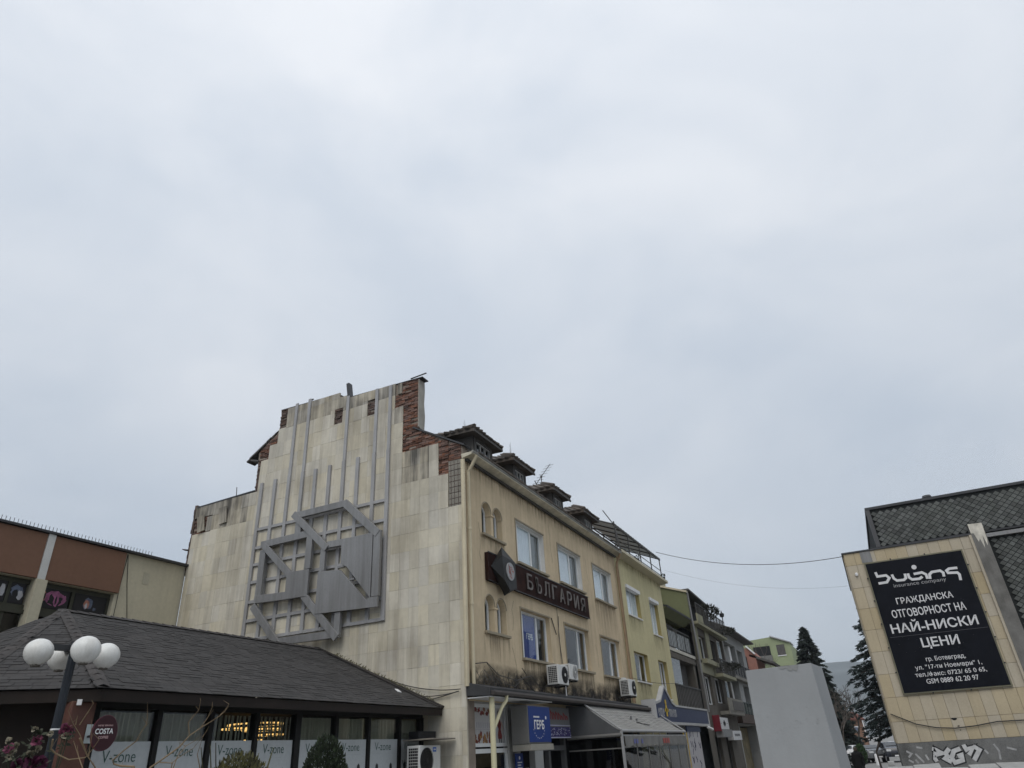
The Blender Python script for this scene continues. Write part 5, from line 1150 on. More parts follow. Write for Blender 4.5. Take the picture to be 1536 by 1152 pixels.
mb = MB(); mb.lathe((35.2,9.005,4.22), [(0,0),(.12,0),(.12,.01),(0,.01)], 12, 'y'); mb.box(35.08,35.32,9.0,9.01,3.62,4.1); mb.box(34.9,35.5,9.0,9.01,3.82,3.95); build(mb, 'yellow_figure', mat('sign yellow', (.6,.42,.05), .6), t)
mb = MB(); r = random.Random(2)
for i in range(12):
    x = 33.75+i*.28
    if 34.7 < x < 35.5: continue
    ribbon(mb, [(x,3.62),(x,3.92),(x+.12,3.92),(x+.16,3.62)] if i % 3 else [(x+.1,3.62),(x,3.77),(x+.1,3.92),(x+.17,3.77)], .06, 'y', 9.012)
build(mb, 'pale_lettering', mat('sign pale', (.5,.5,.5), .6), t, recalc=False)
t = thing('vertical_banner', (40.4, 9.1, .3), 'tall pale banner with dark brush-like figures under the navy sign', 'banner')
build(MB().box(39.1, 41.9, 9.10, 9.14, .3, 3.0), 'cloth', mat('pale banner', (.45,.44,.46), .8, .05), t); build(MB().box(39.0, 42.1, 9.08, 9.15, 3.0, 3.27), 'blue_header', M_navy, t)
mb = MB(); r = random.Random(77)
for i in range(26):
    x = 39.35+2.2*r.random(); z = .5+2.3*r.random(); ribbon(mb, [(x,z),(x+.15*r.uniform(-1,1),z+.12),(x+.2*r.uniform(-1,1),z+.28)], .09, 'y', 9.098-.0002*i)
build(mb, 'brush_figures', mat('print indigo', (.06,.055,.10), .8), t, recalc=False)
mb = MB(); wall_y(mb, 33.2, 44.5, .1, 3.4, 9.95, [(33.5,38.5,.2,3.1),(42.3,44.2,.2,3.0)], .2); build(mb, 'shop_wall', mat('dim shop wall', (.13,.13,.135), .8, .1), YB, recalc=False)
window_y(YB, 33.5, 38.5, .2, 3.1, 9.95, .18, (.25,.5,.75), M_pvc, .08, gm=M_glass_dark)
build(MB().box(35.35,35.5,8.3,8.45,.2,2.9), 'yellow_post', mat('yellow post paint', (.45,.30,.03), .6), YB)
t = thing('security_camera', (44.1,8.9,3.1), 'small white security camera under the end of the navy sign', 'camera'); build(MB().tube([(43.7,9.0,3.25),(44.3,8.85,3.12)], .07, 8), 'body', M_white, t); build(MB().bar((43.8,9.1,3.3),(43.9,9.0,3.22),.04,.04), 'mount', M_white, t)

# ================================================================== rest of the row: balcony houses
M_grime = mat('grimy brown render', (.10,.088,.073), .9, .2, 1.2, .3, streak=.3); M_oliveg = mat('olive green render', (.14,.148,.075), .9, .08, 1, .2); M_gold = mat('mustard cream render', (.26,.25,.17), .9, .1, 1, .2, streak=.2); M_lgrey = mat('pale grey render', (.29,.29,.28), .9, .1, 1, .2, streak=.25, sc_col=(.2,.2,.19)); M_slab = mat('stained balcony slab', (.19,.18,.155), .9, .2, 1.5, .3, streak=.3)
def railing(par, x0, x1, y, z0, z1, step=.14, m=None, y2=None, name='railing'):
    mb = MB(); mb.bar((x0,y,z1),(x1,y,z1),.05,.05); mb.bar((x0,y,z0+.08),(x1,y,z0+.08),.03,.03)
    n_ = int((x1-x0)/step)
    for i in range(n_+1): x = x0+(x1-x0)*i/n_; mb.bar((x,y,z0),(x,y,z1),.02 if i % 6 else .05,.02 if i % 6 else .05)
    if y2:
        for xx in (x0, x1): mb.bar((xx,y,z1),(xx,y2,z1),.05,.05); [mb.bar((xx,y+(y2-y)*q/8,z0),(xx,y+(y2-y)*q/8,z1),.02,.02) for q in range(9)]
    return build(mb, name, m or M_iron, par)
# olive house with recessed front
OB = thing('recessed_house', (45.3,11.2,.2), 'grimy house with recessed front and long balconies beside the yellow building', 'building')
OH = [(42.6,45.0,7.6,9.3),(45.6,48.0,7.6,9.3),(42.6,44.6,5.2,6.9),(45.2,48.2,4.6,6.9)]
mb = MB(); wall_y(mb, 42.06, 48.6, .1, 9.7, 11.2, OH, .3); build(mb, 'wall', M_lgrey, OB, recalc=False); build(MB().box(42.06,48.6,11.9,12,.1,9.7), 'inner_partition', M_dark, OB)
for i, h in enumerate(OH): window_y(OB, *h, 11.2, .3, (.5,), M_pvc, .08, M_curtain if i % 2 == 0 else None)
build(MB().prism([(10.03,7.32),(10.03,7.50),(11.2,7.5),(11.2,7.26)], 'x', 42.07, 51.0), 'balcony_slab', mat('pale slab', (.5,.48,.42), .9, .15, streak=.2), OB)
railing(OB, 42.1, 47.8, 10.05, 7.5, 8.66, .34)
mb = MB()
for i in range(9): mb.box(42.15+i*.63, 42.7+i*.63, 10.08, 10.09, 7.6, 8.5)
build(mb, 'railing_glass', mat('milky panel', (.35,.37,.37), .5, .1), OB)
build(MB().box(42.07, 48.4, 10.04, 11.2, 4.28, 4.45), 'balcony_slab', M_slab, OB)
build(MB().box(42.07, 48.4, 10.03, 10.1, 4.45, 5.45), 'balcony_front', mat('grime balcony boards', (.085,.08,.075), .85, .25, 2, .1), OB)
mb = MB()
for i in range(16): mb.box(42.1+i*.4, 42.14+i*.4, 10.0, 10.03, 4.3, 5.5)
mb.box(42.0,48.5,9.99,10.12,5.44,5.52); build(mb, 'balcony_rail', M_iron, OB)
build(MB().box(47.9, 48.45, 10.1, 11.2, 4.45, 7.3), 'balcony_pier', M_grime, OB); build(MB().box(42.1,44.3,10.12,10.14,5.5,6.95), 'balcony_glazing', M_glass, OB); build(MB().box(44.3,47.9,10.6,10.64,5.5,6.9), 'dark_awning_cloth', M_dormer, OB)
build(MB().box(42.07,48.6,10.05,11.2,6.95,7.25), 'balcony_lintel', M_grime, OB)
build(MB().prism([(9.9,9.75),(11.2,10.1),(12.2,10.3),(12.2,9.9),(11.2,9.55),(10.4,9.35)], 'x', 42.2, 48.6), 'lean_to_roof', M_oliveg, OB)
build(MB().prism([(9.86,9.74),(12.2,10.32),(12.2,10.42),(9.82,9.84)], 'x', 42.2, 48.62), 'roof_edge', M_darkmetal, OB)
# olive-gabled house
PB = thing('green_gabled_house', (54,10,.2), 'olive and mustard balcony house with a green side wall above its neighbour', 'building')
PH = [(50.6,52.7,7.6,9.1),(54.5,56.8,7.5,9.2),(57.3,59.6,7.2,9.55),(50.4,52.5,4.7,6.5),(53.6,56.2,4.9,6.6),(57.7,59.8,4.9,6.65),(50.3,52.2,.2,2.9),(54.0,56.0,.2,2.9)]
mb = MB(); wall_y(mb, 48.62, 60, .1, 9.7, 10.0, PH, .3); build(mb, 'wall', M_grime, PB, recalc=False); build(MB().box(48.7,60,10.9,11,.1,12), 'inner_partition', M_dark, PB)
for i, h in enumerate(PH): window_y(PB, *h, 10.0, .3, (.5,), M_pvc if i not in (1,6,7) else M_dormer, .10, M_curtain if i in (2,5) else None)
build(MB().prism([(9.90,9.75),(9.90,11.62),(11.75,12.25),(13.2,12.25),(13.2,9.3),(11,9.3)], 'x', 48.60, 48.75), 'green_side_wall', M_oliveg, PB)
build(MB().prism([(9.86,11.60),(11.75,12.25),(11.75,12.36),(9.84,11.72)], 'x', 48.5, 48.9), 'side_coping', M_pipe, PB)
build(MB().tube([(48.75,9.85,11.6),(48.8,9.84,9.7),(48.9,9.82,4.2)], .07, 8), 'drain_pipe', M_steel, PB)
for x0, x1 in ((52.9,54.2),(49.0,50.4)): build(MB().box(x0, x1, 9.93, 9.995, 7.4, 9.6), 'pilaster', M_gold, PB)
build(MB().box(50.3, 54.4, 9.6, 9.99, 7.22, 7.5), 'ledge', M_gold, PB); build(MB().box(49.4, 54.4, 9.9, 9.99, 6.6, 7.2), 'band', M_gold, PB)
build(MB().box(49.2, 59.8, 9.55, 11.2, 9.62, 9.80), 'top_balcony_slab', M_gold, PB); build(MB().box(49.2, 51.0, 9.53, 9.62, 9.8, 10.3), 'parapet', M_gold, PB)
railing(PB, 49.3, 59.8, 9.56, 9.8, 11.0, .2)
mb = MB(); mb.box(48.8,60,11.0,11.1,9.8,12.0); build(mb, 'attic_wall', M_grime, PB)
mb = MB(); mb.bar((49.6,10.5,12.0),(56.5,10.5,11.75),1.2,.12); build(mb, 'dark_pergola_roof', M_dormer, PB)
mb = MB().prism([(12.0,12.0),(12.0,13.1),(14,13.5),(14,12)], 'x', 47, 52); mb.prism([(10.9,11.8),(10.9,12.6),(13,13.0),(13,11.8)], 'x', 58.2, 59.6); build(mb, 'cream_attic', mat('cream attic', (.5,.46,.32), .9, .1), PB)
for (x0, x1, z0, h, solid) in ((53.5,58.9,6.55,1.0,False),(53.6,59.6,4.15,1.05,True)):
    s = build(MB().box(x0, x1, 9.3, 9.99, z0, z0+.22), 'balcony_slab', M_gold if not solid else M_slab, PB)
    if solid: build(MB().box(x0, x1, 9.28, 9.36, z0+.22, z0+h), 'balcony_front', M_slab, s); build(MB().prism([(x0+1.5,z0+.3),(x1,z0+.3),(x1,z0+.9),(x0+1.5,z0+.9)], 'y', 9.25, 9.279), 'slatted_panel', M_dormer, s)
    else: railing(s, x0, x1, 9.32, z0+.22, z0+1.15, .18, y2=9.95)
mb = MB(); r = random.Random(90); leafcloud(mb, (56.5,9.4,7.35), 1.0, .25, 500, .12, r); leafcloud(mb, (53.5,9.6,10.9), .8, .5, 700, .14, r); leafcloud(mb, (58.3,9.5,10.1), .9, .25, 400, .12, r)
tag(build(mb, 'balcony_plants', mat('dry dark foliage', (.025,.026,.018), .9, .3), PB, recalc=False), kind='stuff')
t = thing('rail_lantern', (59.5,9.56,11.0), 'small black lantern standing on the corner of the top balcony rail', 'lantern'); mb = MB(); mb.tube([(59.5,9.56,11.0),(59.5,9.56,11.35)], .04, 6); mb.lathe((59.5,9.56,11.35), [(.05,0),(.16,.06),(.2,.28),(.07,.36),(.02,.55)], 8); build(mb, 'lantern', M_black, t)
# grey loggia house
LB = thing('loggia_house', (66,10,.2), 'grey house with loggias and dark roof at the far end of the row', 'building')
LH = [(60.3,65.6,8.0,9.75),(66.3,69.2,8.0,9.6),(60.3,64.0,5.0,6.9),(66.0,69.4,5.0,6.7),(60.3,69.5,.2,3.6)]
mb = MB(); wall_y(mb, 60.02, 71, .1, 10.55, 10.0, LH, 1.2); build(mb, 'wall', M_lgrey, LB, recalc=False); build(MB().box(60.1,71,11.3,11.4,.1,10.5), 'inner_partition', M_dark, LB)
build(MB().box(71,71.05,10.02,18,.1,10.6), 'side_wall', M_lgrey, LB)
for q in ((64.0,65.0,10.3,11.3,8.0,9.7),(66.6,68.6,10.9,11.0,8.0,9.5),(62.6,63.8,10.5,11.2,5.0,6.8),(67,68.6,10.9,11,5,6.6)): build(MB().box(*q), 'inner_pier', M_white_plaster, LB)
build(MB().box(60.0, 71.2, 9.55, 10.0, 6.88, 7.12), 'balcony_slab', M_slab, LB); build(MB().box(60.0, 71.2, 9.6, 10.0, 3.7, 4.35), 'balcony_slab', mat('brown shop fascia', (.07,.05,.04), .9, .2), LB)
railing(LB, 60.1, 71, 9.6, 7.12, 8.1, .22, M_black); railing(LB, 60.1, 71, 9.65, 4.35, 5.2, .22, mat('green iron', (.035,.05,.045), .6))
build(MB().prism([(9.2,10.5),(9.2,10.62),(14,12.8),(14,10.6),(10,10.5)], 'x', 60.0, 72.2), 'roof', M_dormer, LB)
build(MB().box(60.5,69.4,10.9,10.95,.2,3.5), 'painted_shop_glow', mat('shop wall painted as lit', (.16,.13,.07), .8, .5, 1.2), LB)  # warm uneven wall colour stands in for shop light; the wall emits nothing
# shop signs further along
t = thing('hanging_shop_sign', (52.4,9.5,3.1), 'white box sign with dark emblem and red side above a shop door', 'sign')
build(MB().box(50.7,53.9,9.62,9.95,3.22,3.92), 'face_box', mat('sign off-white', (.55,.55,.55), .6, .04), t, bevel=.01); build(MB().box(50.55,50.69,9.55,10.0,3.1,4.05), 'red_side', mat('sign dark red', (.16,.015,.025), .6), t); build(MB().box(50.7,54.0,9.5,9.95,2.75,3.2), 'grey_shutter_box', M_steel, t)
mb = MB(); mb.box(52.0,52.8,9.612,9.618,3.48,3.66); mb.box(51.2,51.5,9.612,9.618,3.55,3.58); mb.box(53.2,53.5,9.612,9.618,3.55,3.58); mb.box(52.2,52.6,9.612,9.618,3.4,3.75); build(mb, 'emblem', M_p5, t)
t = thing('small_shop_sign', (56.4,9.5,2.6), 'smaller white box sign beside the sign with the red side', 'sign')
build(MB().box(54.5,57.9,9.55,9.95,2.56,3.14), 'box', mat('sign off-white', (.55,.55,.55), .6, .04), t, bevel=.01); mb = MB()
for i in range(6): mb.box(55.1+i*.36,55.34+i*.36,9.543,9.549,2.8,2.95)
build(mb, 'lettering', M_p5, t)

# ================================================================== far houses
LM = thing('lime_block', (114,12,.1), 'lime green apartment block rising behind the row', 'building')
M_lime = mat('lime render', (.28,.32,.19), .9, .08, .5, .1); mb = MB(); mb.prism([(9.07,.1),(9.07,14.5),(11.6,15.55),(15.8,15.3),(15.8,.1)], 'x', 110, 110.3); mb.box(110.3,124,9.07,15.8,.1,14.4); build(mb, 'wall', M_lime, LM)
mb = MB(); mb.box(109.9,110.0,11.9,14.2,13.0,14.4); build(mb, 'loggia', M_dark, LM); build(MB().box(109.5,110,11.8,14.3,12.3,13.1), 'balcony', M_grey, LM)
for z in (13.0,10.2): build(MB().box(109.93,109.99,9.9,11.0,z,z+1.4), 'window', M_dormer, LM); build(MB().box(109.9,109.92,9.85,11.05,z-.1,z), 'sill', M_white, LM)
build(MB().bar((112,9.0,14.55),(112,11.6,15.65),4.6,.14), 'roof_edge', M_steel_l, LM)
OR = thing('orange_house', (80,10.3,.1), 'small orange-red rendered house just above the grey pedestal', 'house'); M_or = mat('orange render', (.27,.13,.10), .9, .1)
build(MB().prism([(10.0,.1),(10.0,10.2),(10.6,10.9),(12.4,10.9),(12.4,.1)], 'x', 78, 84), 'wall', M_or, OR); build(MB().bar((77.95,10.0,10.25),(77.95,10.75,11.1),.3,.12), 'verge_board', M_white, OR); build(MB().box(77.95,77.99,10.9,11.6,9.0,10.1), 'window', M_dark, OR)
build(MB().bar((81,8.4,9.3),(81,10.6,10.2),6,.2), 'lower_roof', M_dormer, OR)
BH = thing('brick_house', (172,5.5,-.2), 'two-storey orange brick house with red tile roof behind the parked cars', 'house'); k = 170/60
def hz(z): return EYE+(z-EYE)*k
M_bh = mat('orange brick wall', (.21,.12,.08), .9, .1, .3, .1); mb = MB(); mb.box(170,182,1.36*k,2.68*k,-.5,hz(3.40)); build(mb, 'wall', M_bh, BH)
mb = MB(); mb.prism([(1.15*k,hz(3.36)),(2.75*k,hz(3.42)),(2.1*k,hz(3.92)),(1.6*k,hz(3.80))], 'x', 169.3, 183); build(mb, 'roof', mat('red clay roof', (.20,.09,.075), .9, .15, .5), BH)
for z in (2.55, 1.72):
    build(MB().box(169.9,170,1.70*k,2.05*k,hz(z),hz(z+.40)), 'window', M_pvc, BH); build(MB().box(169.85,169.89,1.75*k,2.0*k,hz(z+.05),hz(z+.35)), 'pane', M_bl2, BH)
build(MB().box(169.5,169.8,1.30*k,1.36*k,hz(2.2),hz(3.3)), 'drain_pipe', M_white, BH)

# ================================================================== trees
def conifer(name, base, H, R_, label, seed, m, droop=-.25, layers=26, tiers=False, dens=1.0, first=.06):
    t = thing(name, base, label, 'tree'); r = random.Random(seed); bx, by, bz = base
    build(MB().tube([(bx,by,bz),(bx,by,bz+H*.5),(bx,by,bz+H*.98)], [H*.018,H*.011,.01], 7), 'trunk', mat('conifer bark', (.05,.04,.032), .9, .2), t)
    mb = MB(); lv = MB()
    for i in range(layers):
        f = first+(1-first)*i/layers; z = bz+H*f; L = R_*(1-f)**.8*(1.0 if not tiers else .75+.4*r.random())+.15; nb = int(11+5*(1-f))
        for j in range(nb):
            a = r.random()*6.283; l = L*(.7+.4*r.random()); d = Vector((math.cos(a),math.sin(a),0)); p0 = Vector((bx,by,z+r.uniform(-.2,.2)))
            p1 = p0+d*l*.5+Vector((0,0,(.06 if tiers else droop*.4)*l)); p2 = p0+d*l+Vector((0,0,(-.10 if tiers else droop)*l)); mb.tube([p0,p1,p2], [.03,.02,.006], 4)
            for q in range(int(l*26*dens)+4):
                u = .12+.9*r.random()**.8; p = p0.lerp(p1,u*2) if u < .5 else p1.lerp(p2,u*2-1); side = Vector((-d.y,d.x,0))*r.uniform(-1,1)*.32*l*(1.05-u)
                c = p+side+Vector((0,0,r.uniform(-.16,.02))); dd = (d*.6+side.normalized()*.6*r.random()+Vector((0,0,r.uniform(-.55,.1)))).normalized() if side.length > 1e-4 else d
                s = (.24 if tiers else .30)*(.6+.8*r.random()); nn = dd.orthogonal().normalized(); nn = Matrix.Rotation(r.random()*6.28,3,dd) @ nn
                lv.poly([c-nn*s*.22,c+dd*s,c+nn*s*.22])
    build(mb, 'branches', mat('conifer bark', (.05,.04,.032)), t); build(lv, 'crown', m, t, recalc=False)
    return t
M_needle = mat('spruce needle', (.030,.040,.034), .8, .3, 2, 0, rnd=.5); M_cedar = mat('cedar needle', (.032,.046,.044), .8, .3, 2, 0, rnd=.5)
conifer('spruce_tree', (90,5.75,.1), 13.8, 3.7, 'dark pointed spruce rising behind the grey pedestal', 3, M_needle, -.3, 48, dens=2.0)
conifer('cedar_tree', (52,-1.35,.1), 11.8, 3.7, 'dark layered cedar beside the advertising building', 8, M_cedar, -.1, 20, True, 1.5, .20)
conifer('fir_tree', (66,4.3,.1), 5.2, 1.5, 'small dark fir just right of the pedestal', 12, M_needle, -.3, 20, dens=1.3)
def bare_tree(base, H, label, seed, spread=.5):
    t = thing('bare_tree', base, label, 'tree', 'leafless trees behind the square'); r = random.Random(seed); mb = MB(); tw = MB()
    def grow(p, d, l, rad_, lv):
        q = p+d*l; m_ = p.lerp(q,.5)+Vector((r.uniform(-.06,.06),r.uniform(-.06,.06),0))*l; (mb if lv < 2 else tw).tube([p,m_,q], [rad_,rad_*.85,rad_*.68], 6 if lv < 2 else 3, False)
        if lv >= 6: return
        for i in range(2 if r.random() < .6 else 3):
            ax = d.orthogonal().normalized(); ax = Matrix.Rotation(r.random()*6.28,3,d) @ ax
            grow(q, (Matrix.Rotation(r.uniform(.25,.25+spread),3,ax) @ d + Vector((0,0,.08))).normalized(), l*r.uniform(.62,.86), rad_*.66, lv+1)
    grow(Vector(base), Vector((r.uniform(-.08,.08),r.uniform(-.08,.08),1)).normalized(), H*.27, H*.018, 0)
    m = mat('bare bark', (.085,.072,.062), .9, .2); build(mb, 'trunk', m, t, smooth=True); build(tw, 'crown', m, t); return t
bare_tree((70,4.3,.1), 7.8, 'leafless tree against the mountain just right of the pedestal', 2, .55)
bare_tree((64,3.1,.1), 6.0, 'leafless tree in front of the brick house roof', 5, .6)
bare_tree((95,2.9,.1), 9.0, 'taller leafless tree left of the cedar, behind the brick house gap', 9, .5)
bare_tree((100,10.0,.1), 14.0, 'leafless tree in front of the lime green block', 14, .5)
bare_tree((58,.9,.1), 4.6, 'low leafless tree under the cedar', 21, .6)

# ================================================================== antenna, saplings, wires
t = thing('tv_antenna', (28.05,11.5,12.4), 'thin television antenna on the roof between the dormers', 'antenna'); mb = MB(); mb.tube([(28.05,11.5,12.3),(28.1,11.5,13.85)], .02, 5); mb.tube([(27.4,11.5,13.23),(29.35,11.5,14.88)], .016, 5)
for i in range(7): c = Vector((27.5+i*.29,11.5,13.31+i*.245)); mb.bar(c+Vector((0,-.22,0)), c+Vector((0,.22,0)), .012, .012)
mb.lathe((28.1,11.5,13.78), [(.05,0),(.05,.1)], 6); mb.bar((27.35,11.4,13.1),(27.5,11.6,13.45),.03,.03); build(mb, 'mast_and_boom', M_iron, t)
for j, (x, y, z, h, lab) in enumerate(((24.4,11.3,12.5,1.55,'leafless sapling growing from the roof behind the second dormer'),(20.3,11.2,12.4,1.1,'thin dry stem growing on the roof behind the first dormer'))):
    t = thing('roof_sapling', (x,y,z), lab, 'sapling'); mb = MB(); r = random.Random(j+30); mb.tube([(x,y,z),(x+.04,y,z+h*.6),(x-.05,y,z+h)], [.014,.01,.004], 4)
    for i in range(9 if j == 0 else 2): q = z+h*(.3+.65*r.random()); mb.tube([(x+.02,y,q),(x+.25*r.uniform(-1,1),y,q+.15+.2*r.random())], [.006,.002], 3)
    build(mb, 'stem', M_iron, t)
def wire(pts, rad_, lab):
    t = thing('overhead_wire', pts[0], lab, 'wire'); build(MB().tube(pts, rad_, 5), 'wire', M_iron, t, smooth=True)
def sag(a, b, s, n_=24): a, b = Vector(a), Vector(b); return [tuple(a.lerp(b,i/n_)-Vector((0,0,s*4*(i/n_)*(1-i/n_)))) for i in range(n_+1)]
wire(sag((40.5,9.6,12.6),(36.0,-.3,9.78),.55), .016, 'upper overhead wire from the terrace canopy to the advertising building')
wire(sag((42.4,9.7,11.9),(44.0,-.5,9.8),.55), .004, 'lower fainter overhead wire crossing above the street')
wire(sag((33.4,9.9,5.25),(42.4,9.9,5.55),.12), .012, 'thin wire strung along the yellow building front')
for j, (a, b, s) in enumerate((((17.85,10.2,4.05),(17.9,12.9,4.62),.15),((17.85,10.25,4.0),(17.9,12.4,4.15),.12),((17.85,10.3,4.0),(17.9,11.4,3.85),.02))):
    wire(sag(a, b, s), .014, ('upper sagging wire','middle sagging wire','lowest short wire')[j]+' on the gable above the restaurant eave')

# ================================================================== parked cars and the passer-by
def car(base, yaw, c, label, L=4.3, W=1.75, Hh=1.48):
    t = thing('parked_car', base, label, 'car', 'cars parked beyond the square')
    M_ = Matrix.Translation(base) @ Matrix.Rotation(yaw, 4, 'Z')
    m = mat('car paint '+label[:14], c, .25, .03, 2, 0, spec=.6)
    prof = [(-.5,.28),(-.5,.55),(-.47,.72),(-.25,.80),(-.12,1.0),(.28,1.0),(.42,.80),(.49,.74),(.5,.5),(.49,.28)]
    def ring(y, ins, top): return [(x*L, y, (z if z < .78 else .78+(z-.78)*top)*Hh) for x, z in prof]
    secs = [(-.5,.1),(-.47,.6),(-.40,1.0),(.40,1.0),(.47,.6),(.5,.1)]; mb = MB(); k = len(prof); st = len(mb.v)
    for y, tp in secs: mb.v += [((x*L*(1-.02*(1-tp))), y*W*(1 if z < .8 else .86), z*Hh if z < .8 else (.8+(z-.8)*(1 if abs(y) < .45 else .9))*Hh) for x, z in prof]
    for i in range(len(secs)-1):
        for j in range(k): jj = (j+1) % k; mb.f.append((st+i*k+j, st+i*k+jj, st+(i+1)*k+jj, st+(i+1)*k+j))
    mb.f.append(tuple(range(k))); mb.f.append(tuple(range((len(secs)-1)*k,len(secs)*k))[::-1]); mb.xf(M_)
    b = build(mb, 'body', m, t, smooth=True)
    mg = mat('car glass', (.03,.035,.04), .08, .02, 2, 0, spec=.8)
    def quad(pts, name, mm): build(MB().poly(pts).xf(M_), name, mm, t, recalc=False)
    for s, x0, x1 in ((-1,-.245,-.13),(1,.415,.29)):
        a, c_ = (x0*L-.015*(1 if s < 0 else -1), .83*Hh), (x1*L-.015*(1 if s < 0 else -1), .975*Hh); quad([(a[0]-.03*(1 if s < 0 else -1),-.36*W,a[1]),(a[0]-.03*(1 if s < 0 else -1),.36*W,a[1]),(c_[0]-.03*(1 if s < 0 else -1),.32*W,c_[1]),(c_[0]-.03*(1 if s < 0 else -1),-.32*W,c_[1])], 'windscreen' if s < 0 else 'rear_window', mg)
    for y in (-1,1):
        for x0, x1 in ((-.17,.06),(.09,.32)): quad([(x0*L,y*.455*W,.82*Hh),(x1*L,y*.455*W,.82*Hh),((x1-.03)*L,y*.425*W,.96*Hh),((x0+.05)*L,y*.425*W,.96*Hh)], 'side_window', mg)
        for x in (-.31,.30):
            w_ = MB().lathe((x*L,y*.45*W,.32), [(0,-.1),(.30,-.1),(.32,-.05),(.32,.05),(.30,.1),(0,.1)], 16, 'y').xf(M_); wo_ = build(w_, 'wheel', mat('tyre', (.015,.015,.015), .9), t)
            build(MB().lathe((x*L,y*.515*W,.32), [(0,-.01),(.19,-.01),(.19,.01),(0,.01)], 12, 'y').xf(M_), 'rim', M_steel_l, wo_)
        build(MB().box(-.505*L,-.485*L,y*.36*W-.18,y*.36*W+.18,.56*Hh,.66*Hh).xf(M_), 'headlight', mat('headlamp', (.6,.62,.62), .2), t)
        build(MB().box(-.19*L,-.15*L,y*.50*W-.06,y*.50*W+.06,.78*Hh,.86*Hh).xf(M_), 'mirror', m, t)
    build(MB().box(-.508*L,-.49*L,-.3*W,.3*W,.34*Hh,.46*Hh).xf(M_), 'grille', M_black, t); build(MB().box(-.512*L,-.505*L,-.26,.26,.30*Hh,.37*Hh).xf(M_), 'number_plate', M_white, t)
car((79,-.1,.1), rad(8), (.018,.02,.028), 'dark navy estate car parked beside the advertising building', 4.5, 1.8, 1.6)
car((82,3.85,.1), rad(-6), (.62,.62,.62), 'white car facing the square, just right of the pedestal', 4.2, 1.75, 1.5)
car((80,2.0,.1), rad(25), (.10,.105,.11), 'grey car half hidden behind the bollard', 4.2, 1.75, 1.45)
car((96,5.0,.1), rad(0), (.5,.48,.45), 'pale car further back behind the white car', 4.2, 1.75, 1.5)
car((100,-.6,.1), rad(0), (.55,.55,.55), 'silver car behind the dark navy estate', 4.2, 1.75, 1.5)
t = thing('bollard', (72,1.30,.1), 'short white concrete bollard in front of the grey car', 'bollard'); build(MB().lathe((72,1.30,.1), [(.14,0),(.12,.7),(.08,.82),(0,.86)], 12), 'post', M_white, t, smooth=True)
t = thing('low_shrub', (76,2.5,.1), 'small green shrub between the white and grey cars', 'shrub'); mb = MB(); leafcloud(mb, (76,2.55,.85), .45, .75, 900, .16, random.Random(3)); build(mb, 'crown', mat('fresh green', (.035,.07,.025), .8, .3, 3, 0, rnd=.4), t, recalc=False)
t = thing('ochre_bush', (92,4.6,.1), 'yellowish bush behind the white car', 'bush'); mb = MB(); leafcloud(mb, (92,4.6,1.3), 1.5, 1.2, 1500, .2, random.Random(4)); build(mb, 'crown', mat('ochre leaves', (.17,.12,.04), .85, .3, 3, 0, rnd=.4), t, recalc=False)
PS = thing('person', (45,1.72,.1), 'person in a long black coat walking away across the square', 'person')
me = bpy.data.meshes.new('body'); base = Vector(PS.location)
J = {'pel':(0,0,.92),'spine':(0,0,1.18),'chest':(.01,0,1.38),'neck':(-.01,0,1.50),'head':(-.03,0,1.62),'top':(-.03,0,1.71),'hl':(0,.10,.86),'kl':(-.08,.10,.48),'al':(.05,.10,.08),'tl':(-.12,.11,.04),'hr':(0,-.10,.86),'kr':(-.02,-.10,.48),'ar':(.14,-.10,.10),'tr':(.0,-.11,.04),'sl':(.01,.18,1.42),'el':(.05,.24,1.14),'wl':(-.02,.25,.90),'gl':(-.03,.25,.82),'sr':(.01,-.18,1.42),'er':(.05,-.24,1.14),'wr':(.02,-.25,.90),'gr':(.01,-.25,.82)}
J = {k_: Vector((-v[0], v[1], v[2])) for k_, v in J.items()}
Rr_ = {'pel':.17,'spine':.165,'chest':.17,'neck':.06,'head':.095,'top':.07,'hl':.11,'kl':.075,'al':.05,'tl':.045,'hr':.11,'kr':.075,'ar':.05,'tr':.045,'sl':.075,'el':.06,'wl':.045,'gl':.04,'sr':.075,'er':.06,'wr':.045,'gr':.04}
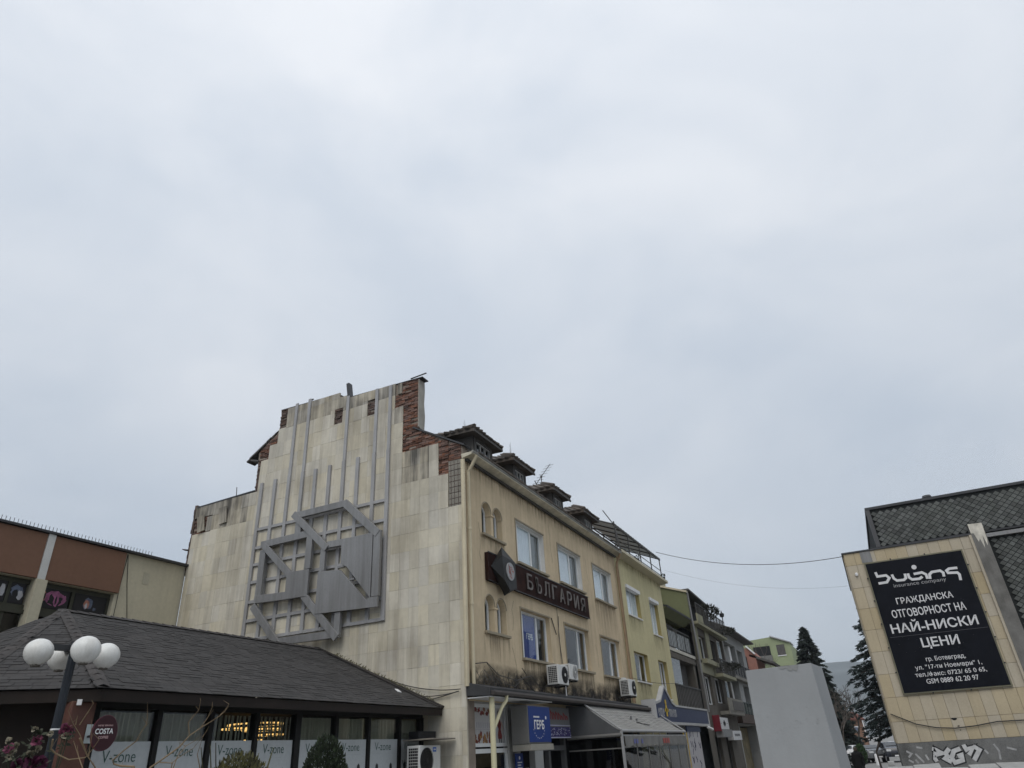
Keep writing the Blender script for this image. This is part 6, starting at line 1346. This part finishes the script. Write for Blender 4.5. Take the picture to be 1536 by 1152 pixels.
ks = list(J); ed = [('pel','spine'),('spine','chest'),('chest','neck'),('neck','head'),('head','top'),('pel','hl'),('hl','kl'),('kl','al'),('al','tl'),('pel','hr'),('hr','kr'),('kr','ar'),('ar','tr'),('chest','sl'),('sl','el'),('el','wl'),('wl','gl'),('chest','sr'),('sr','er'),('er','wr'),('wr','gr')]
me.from_pydata([tuple(J[q]) for q in ks], [(ks.index(a), ks.index(b)) for a, b in ed], []); po = link('body', me, mat('dark trousers', (.018,.018,.02), .9), PS)
sk = po.modifiers.new('skin','SKIN'); po.modifiers.new('sub','SUBSURF').render_levels = 2
for i, q in enumerate(ks): me.skin_vertices[0].data[i].radius = (Rr_[q], Rr_[q])
me.skin_vertices[0].data[0].use_root = True
mb = MB(); mb.lathe((45,1.72,0), [(.27,.62),(.25,.95),(.225,1.2),(.25,1.4),(.23,1.52),(.13,1.60),(.09,1.63)], 16); mb.v = [(45+(x-45)*.75,y,z) for x,y,z in mb.v]; build(mb, 'coat', mat('black coat', (.010,.010,.011), .9, .2), PS, smooth=True)
for s in (1,-1): build(MB().tube([(45,1.72+s*.17,1.53),(45-.05,1.72+s*.24,1.24),(45+.02,1.72+s*.25,.98)], [.085,.075,.06], 8), 'sleeve', mat('black coat', (.01,.01,.01)), PS, smooth=True)
mb = MB(); mb.lathe((45.02,1.72,1.70), [(.0,-.10),(.085,-.06),(.105,.02),(.09,.09),(.0,.125)], 12); build(mb, 'hair', mat('grey-brown hair', (.09,.075,.06), .9, .2), PS, smooth=True)

# ================================================================== the air between here and the mountains
hm = bpy.data.materials.new('haze'); hm.use_nodes = True; hm.node_tree.nodes.clear()
pv = hm.node_tree.nodes.new('ShaderNodeVolumePrincipled'); pv.inputs['Color'].default_value = (.82,.91,1,1); pv.inputs['Density'].default_value = .0002; pv.inputs['Anisotropy'].default_value = 0
ho = hm.node_tree.nodes.new('ShaderNodeOutputMaterial'); hm.node_tree.links.new(pv.outputs[0], ho.inputs['Volume'])
HZ = build(MB().box(-4600,4600,-4600,4600,-7,400), 'haze', hm, base=(0,0,-7)); tag(HZ, kind='stuff')
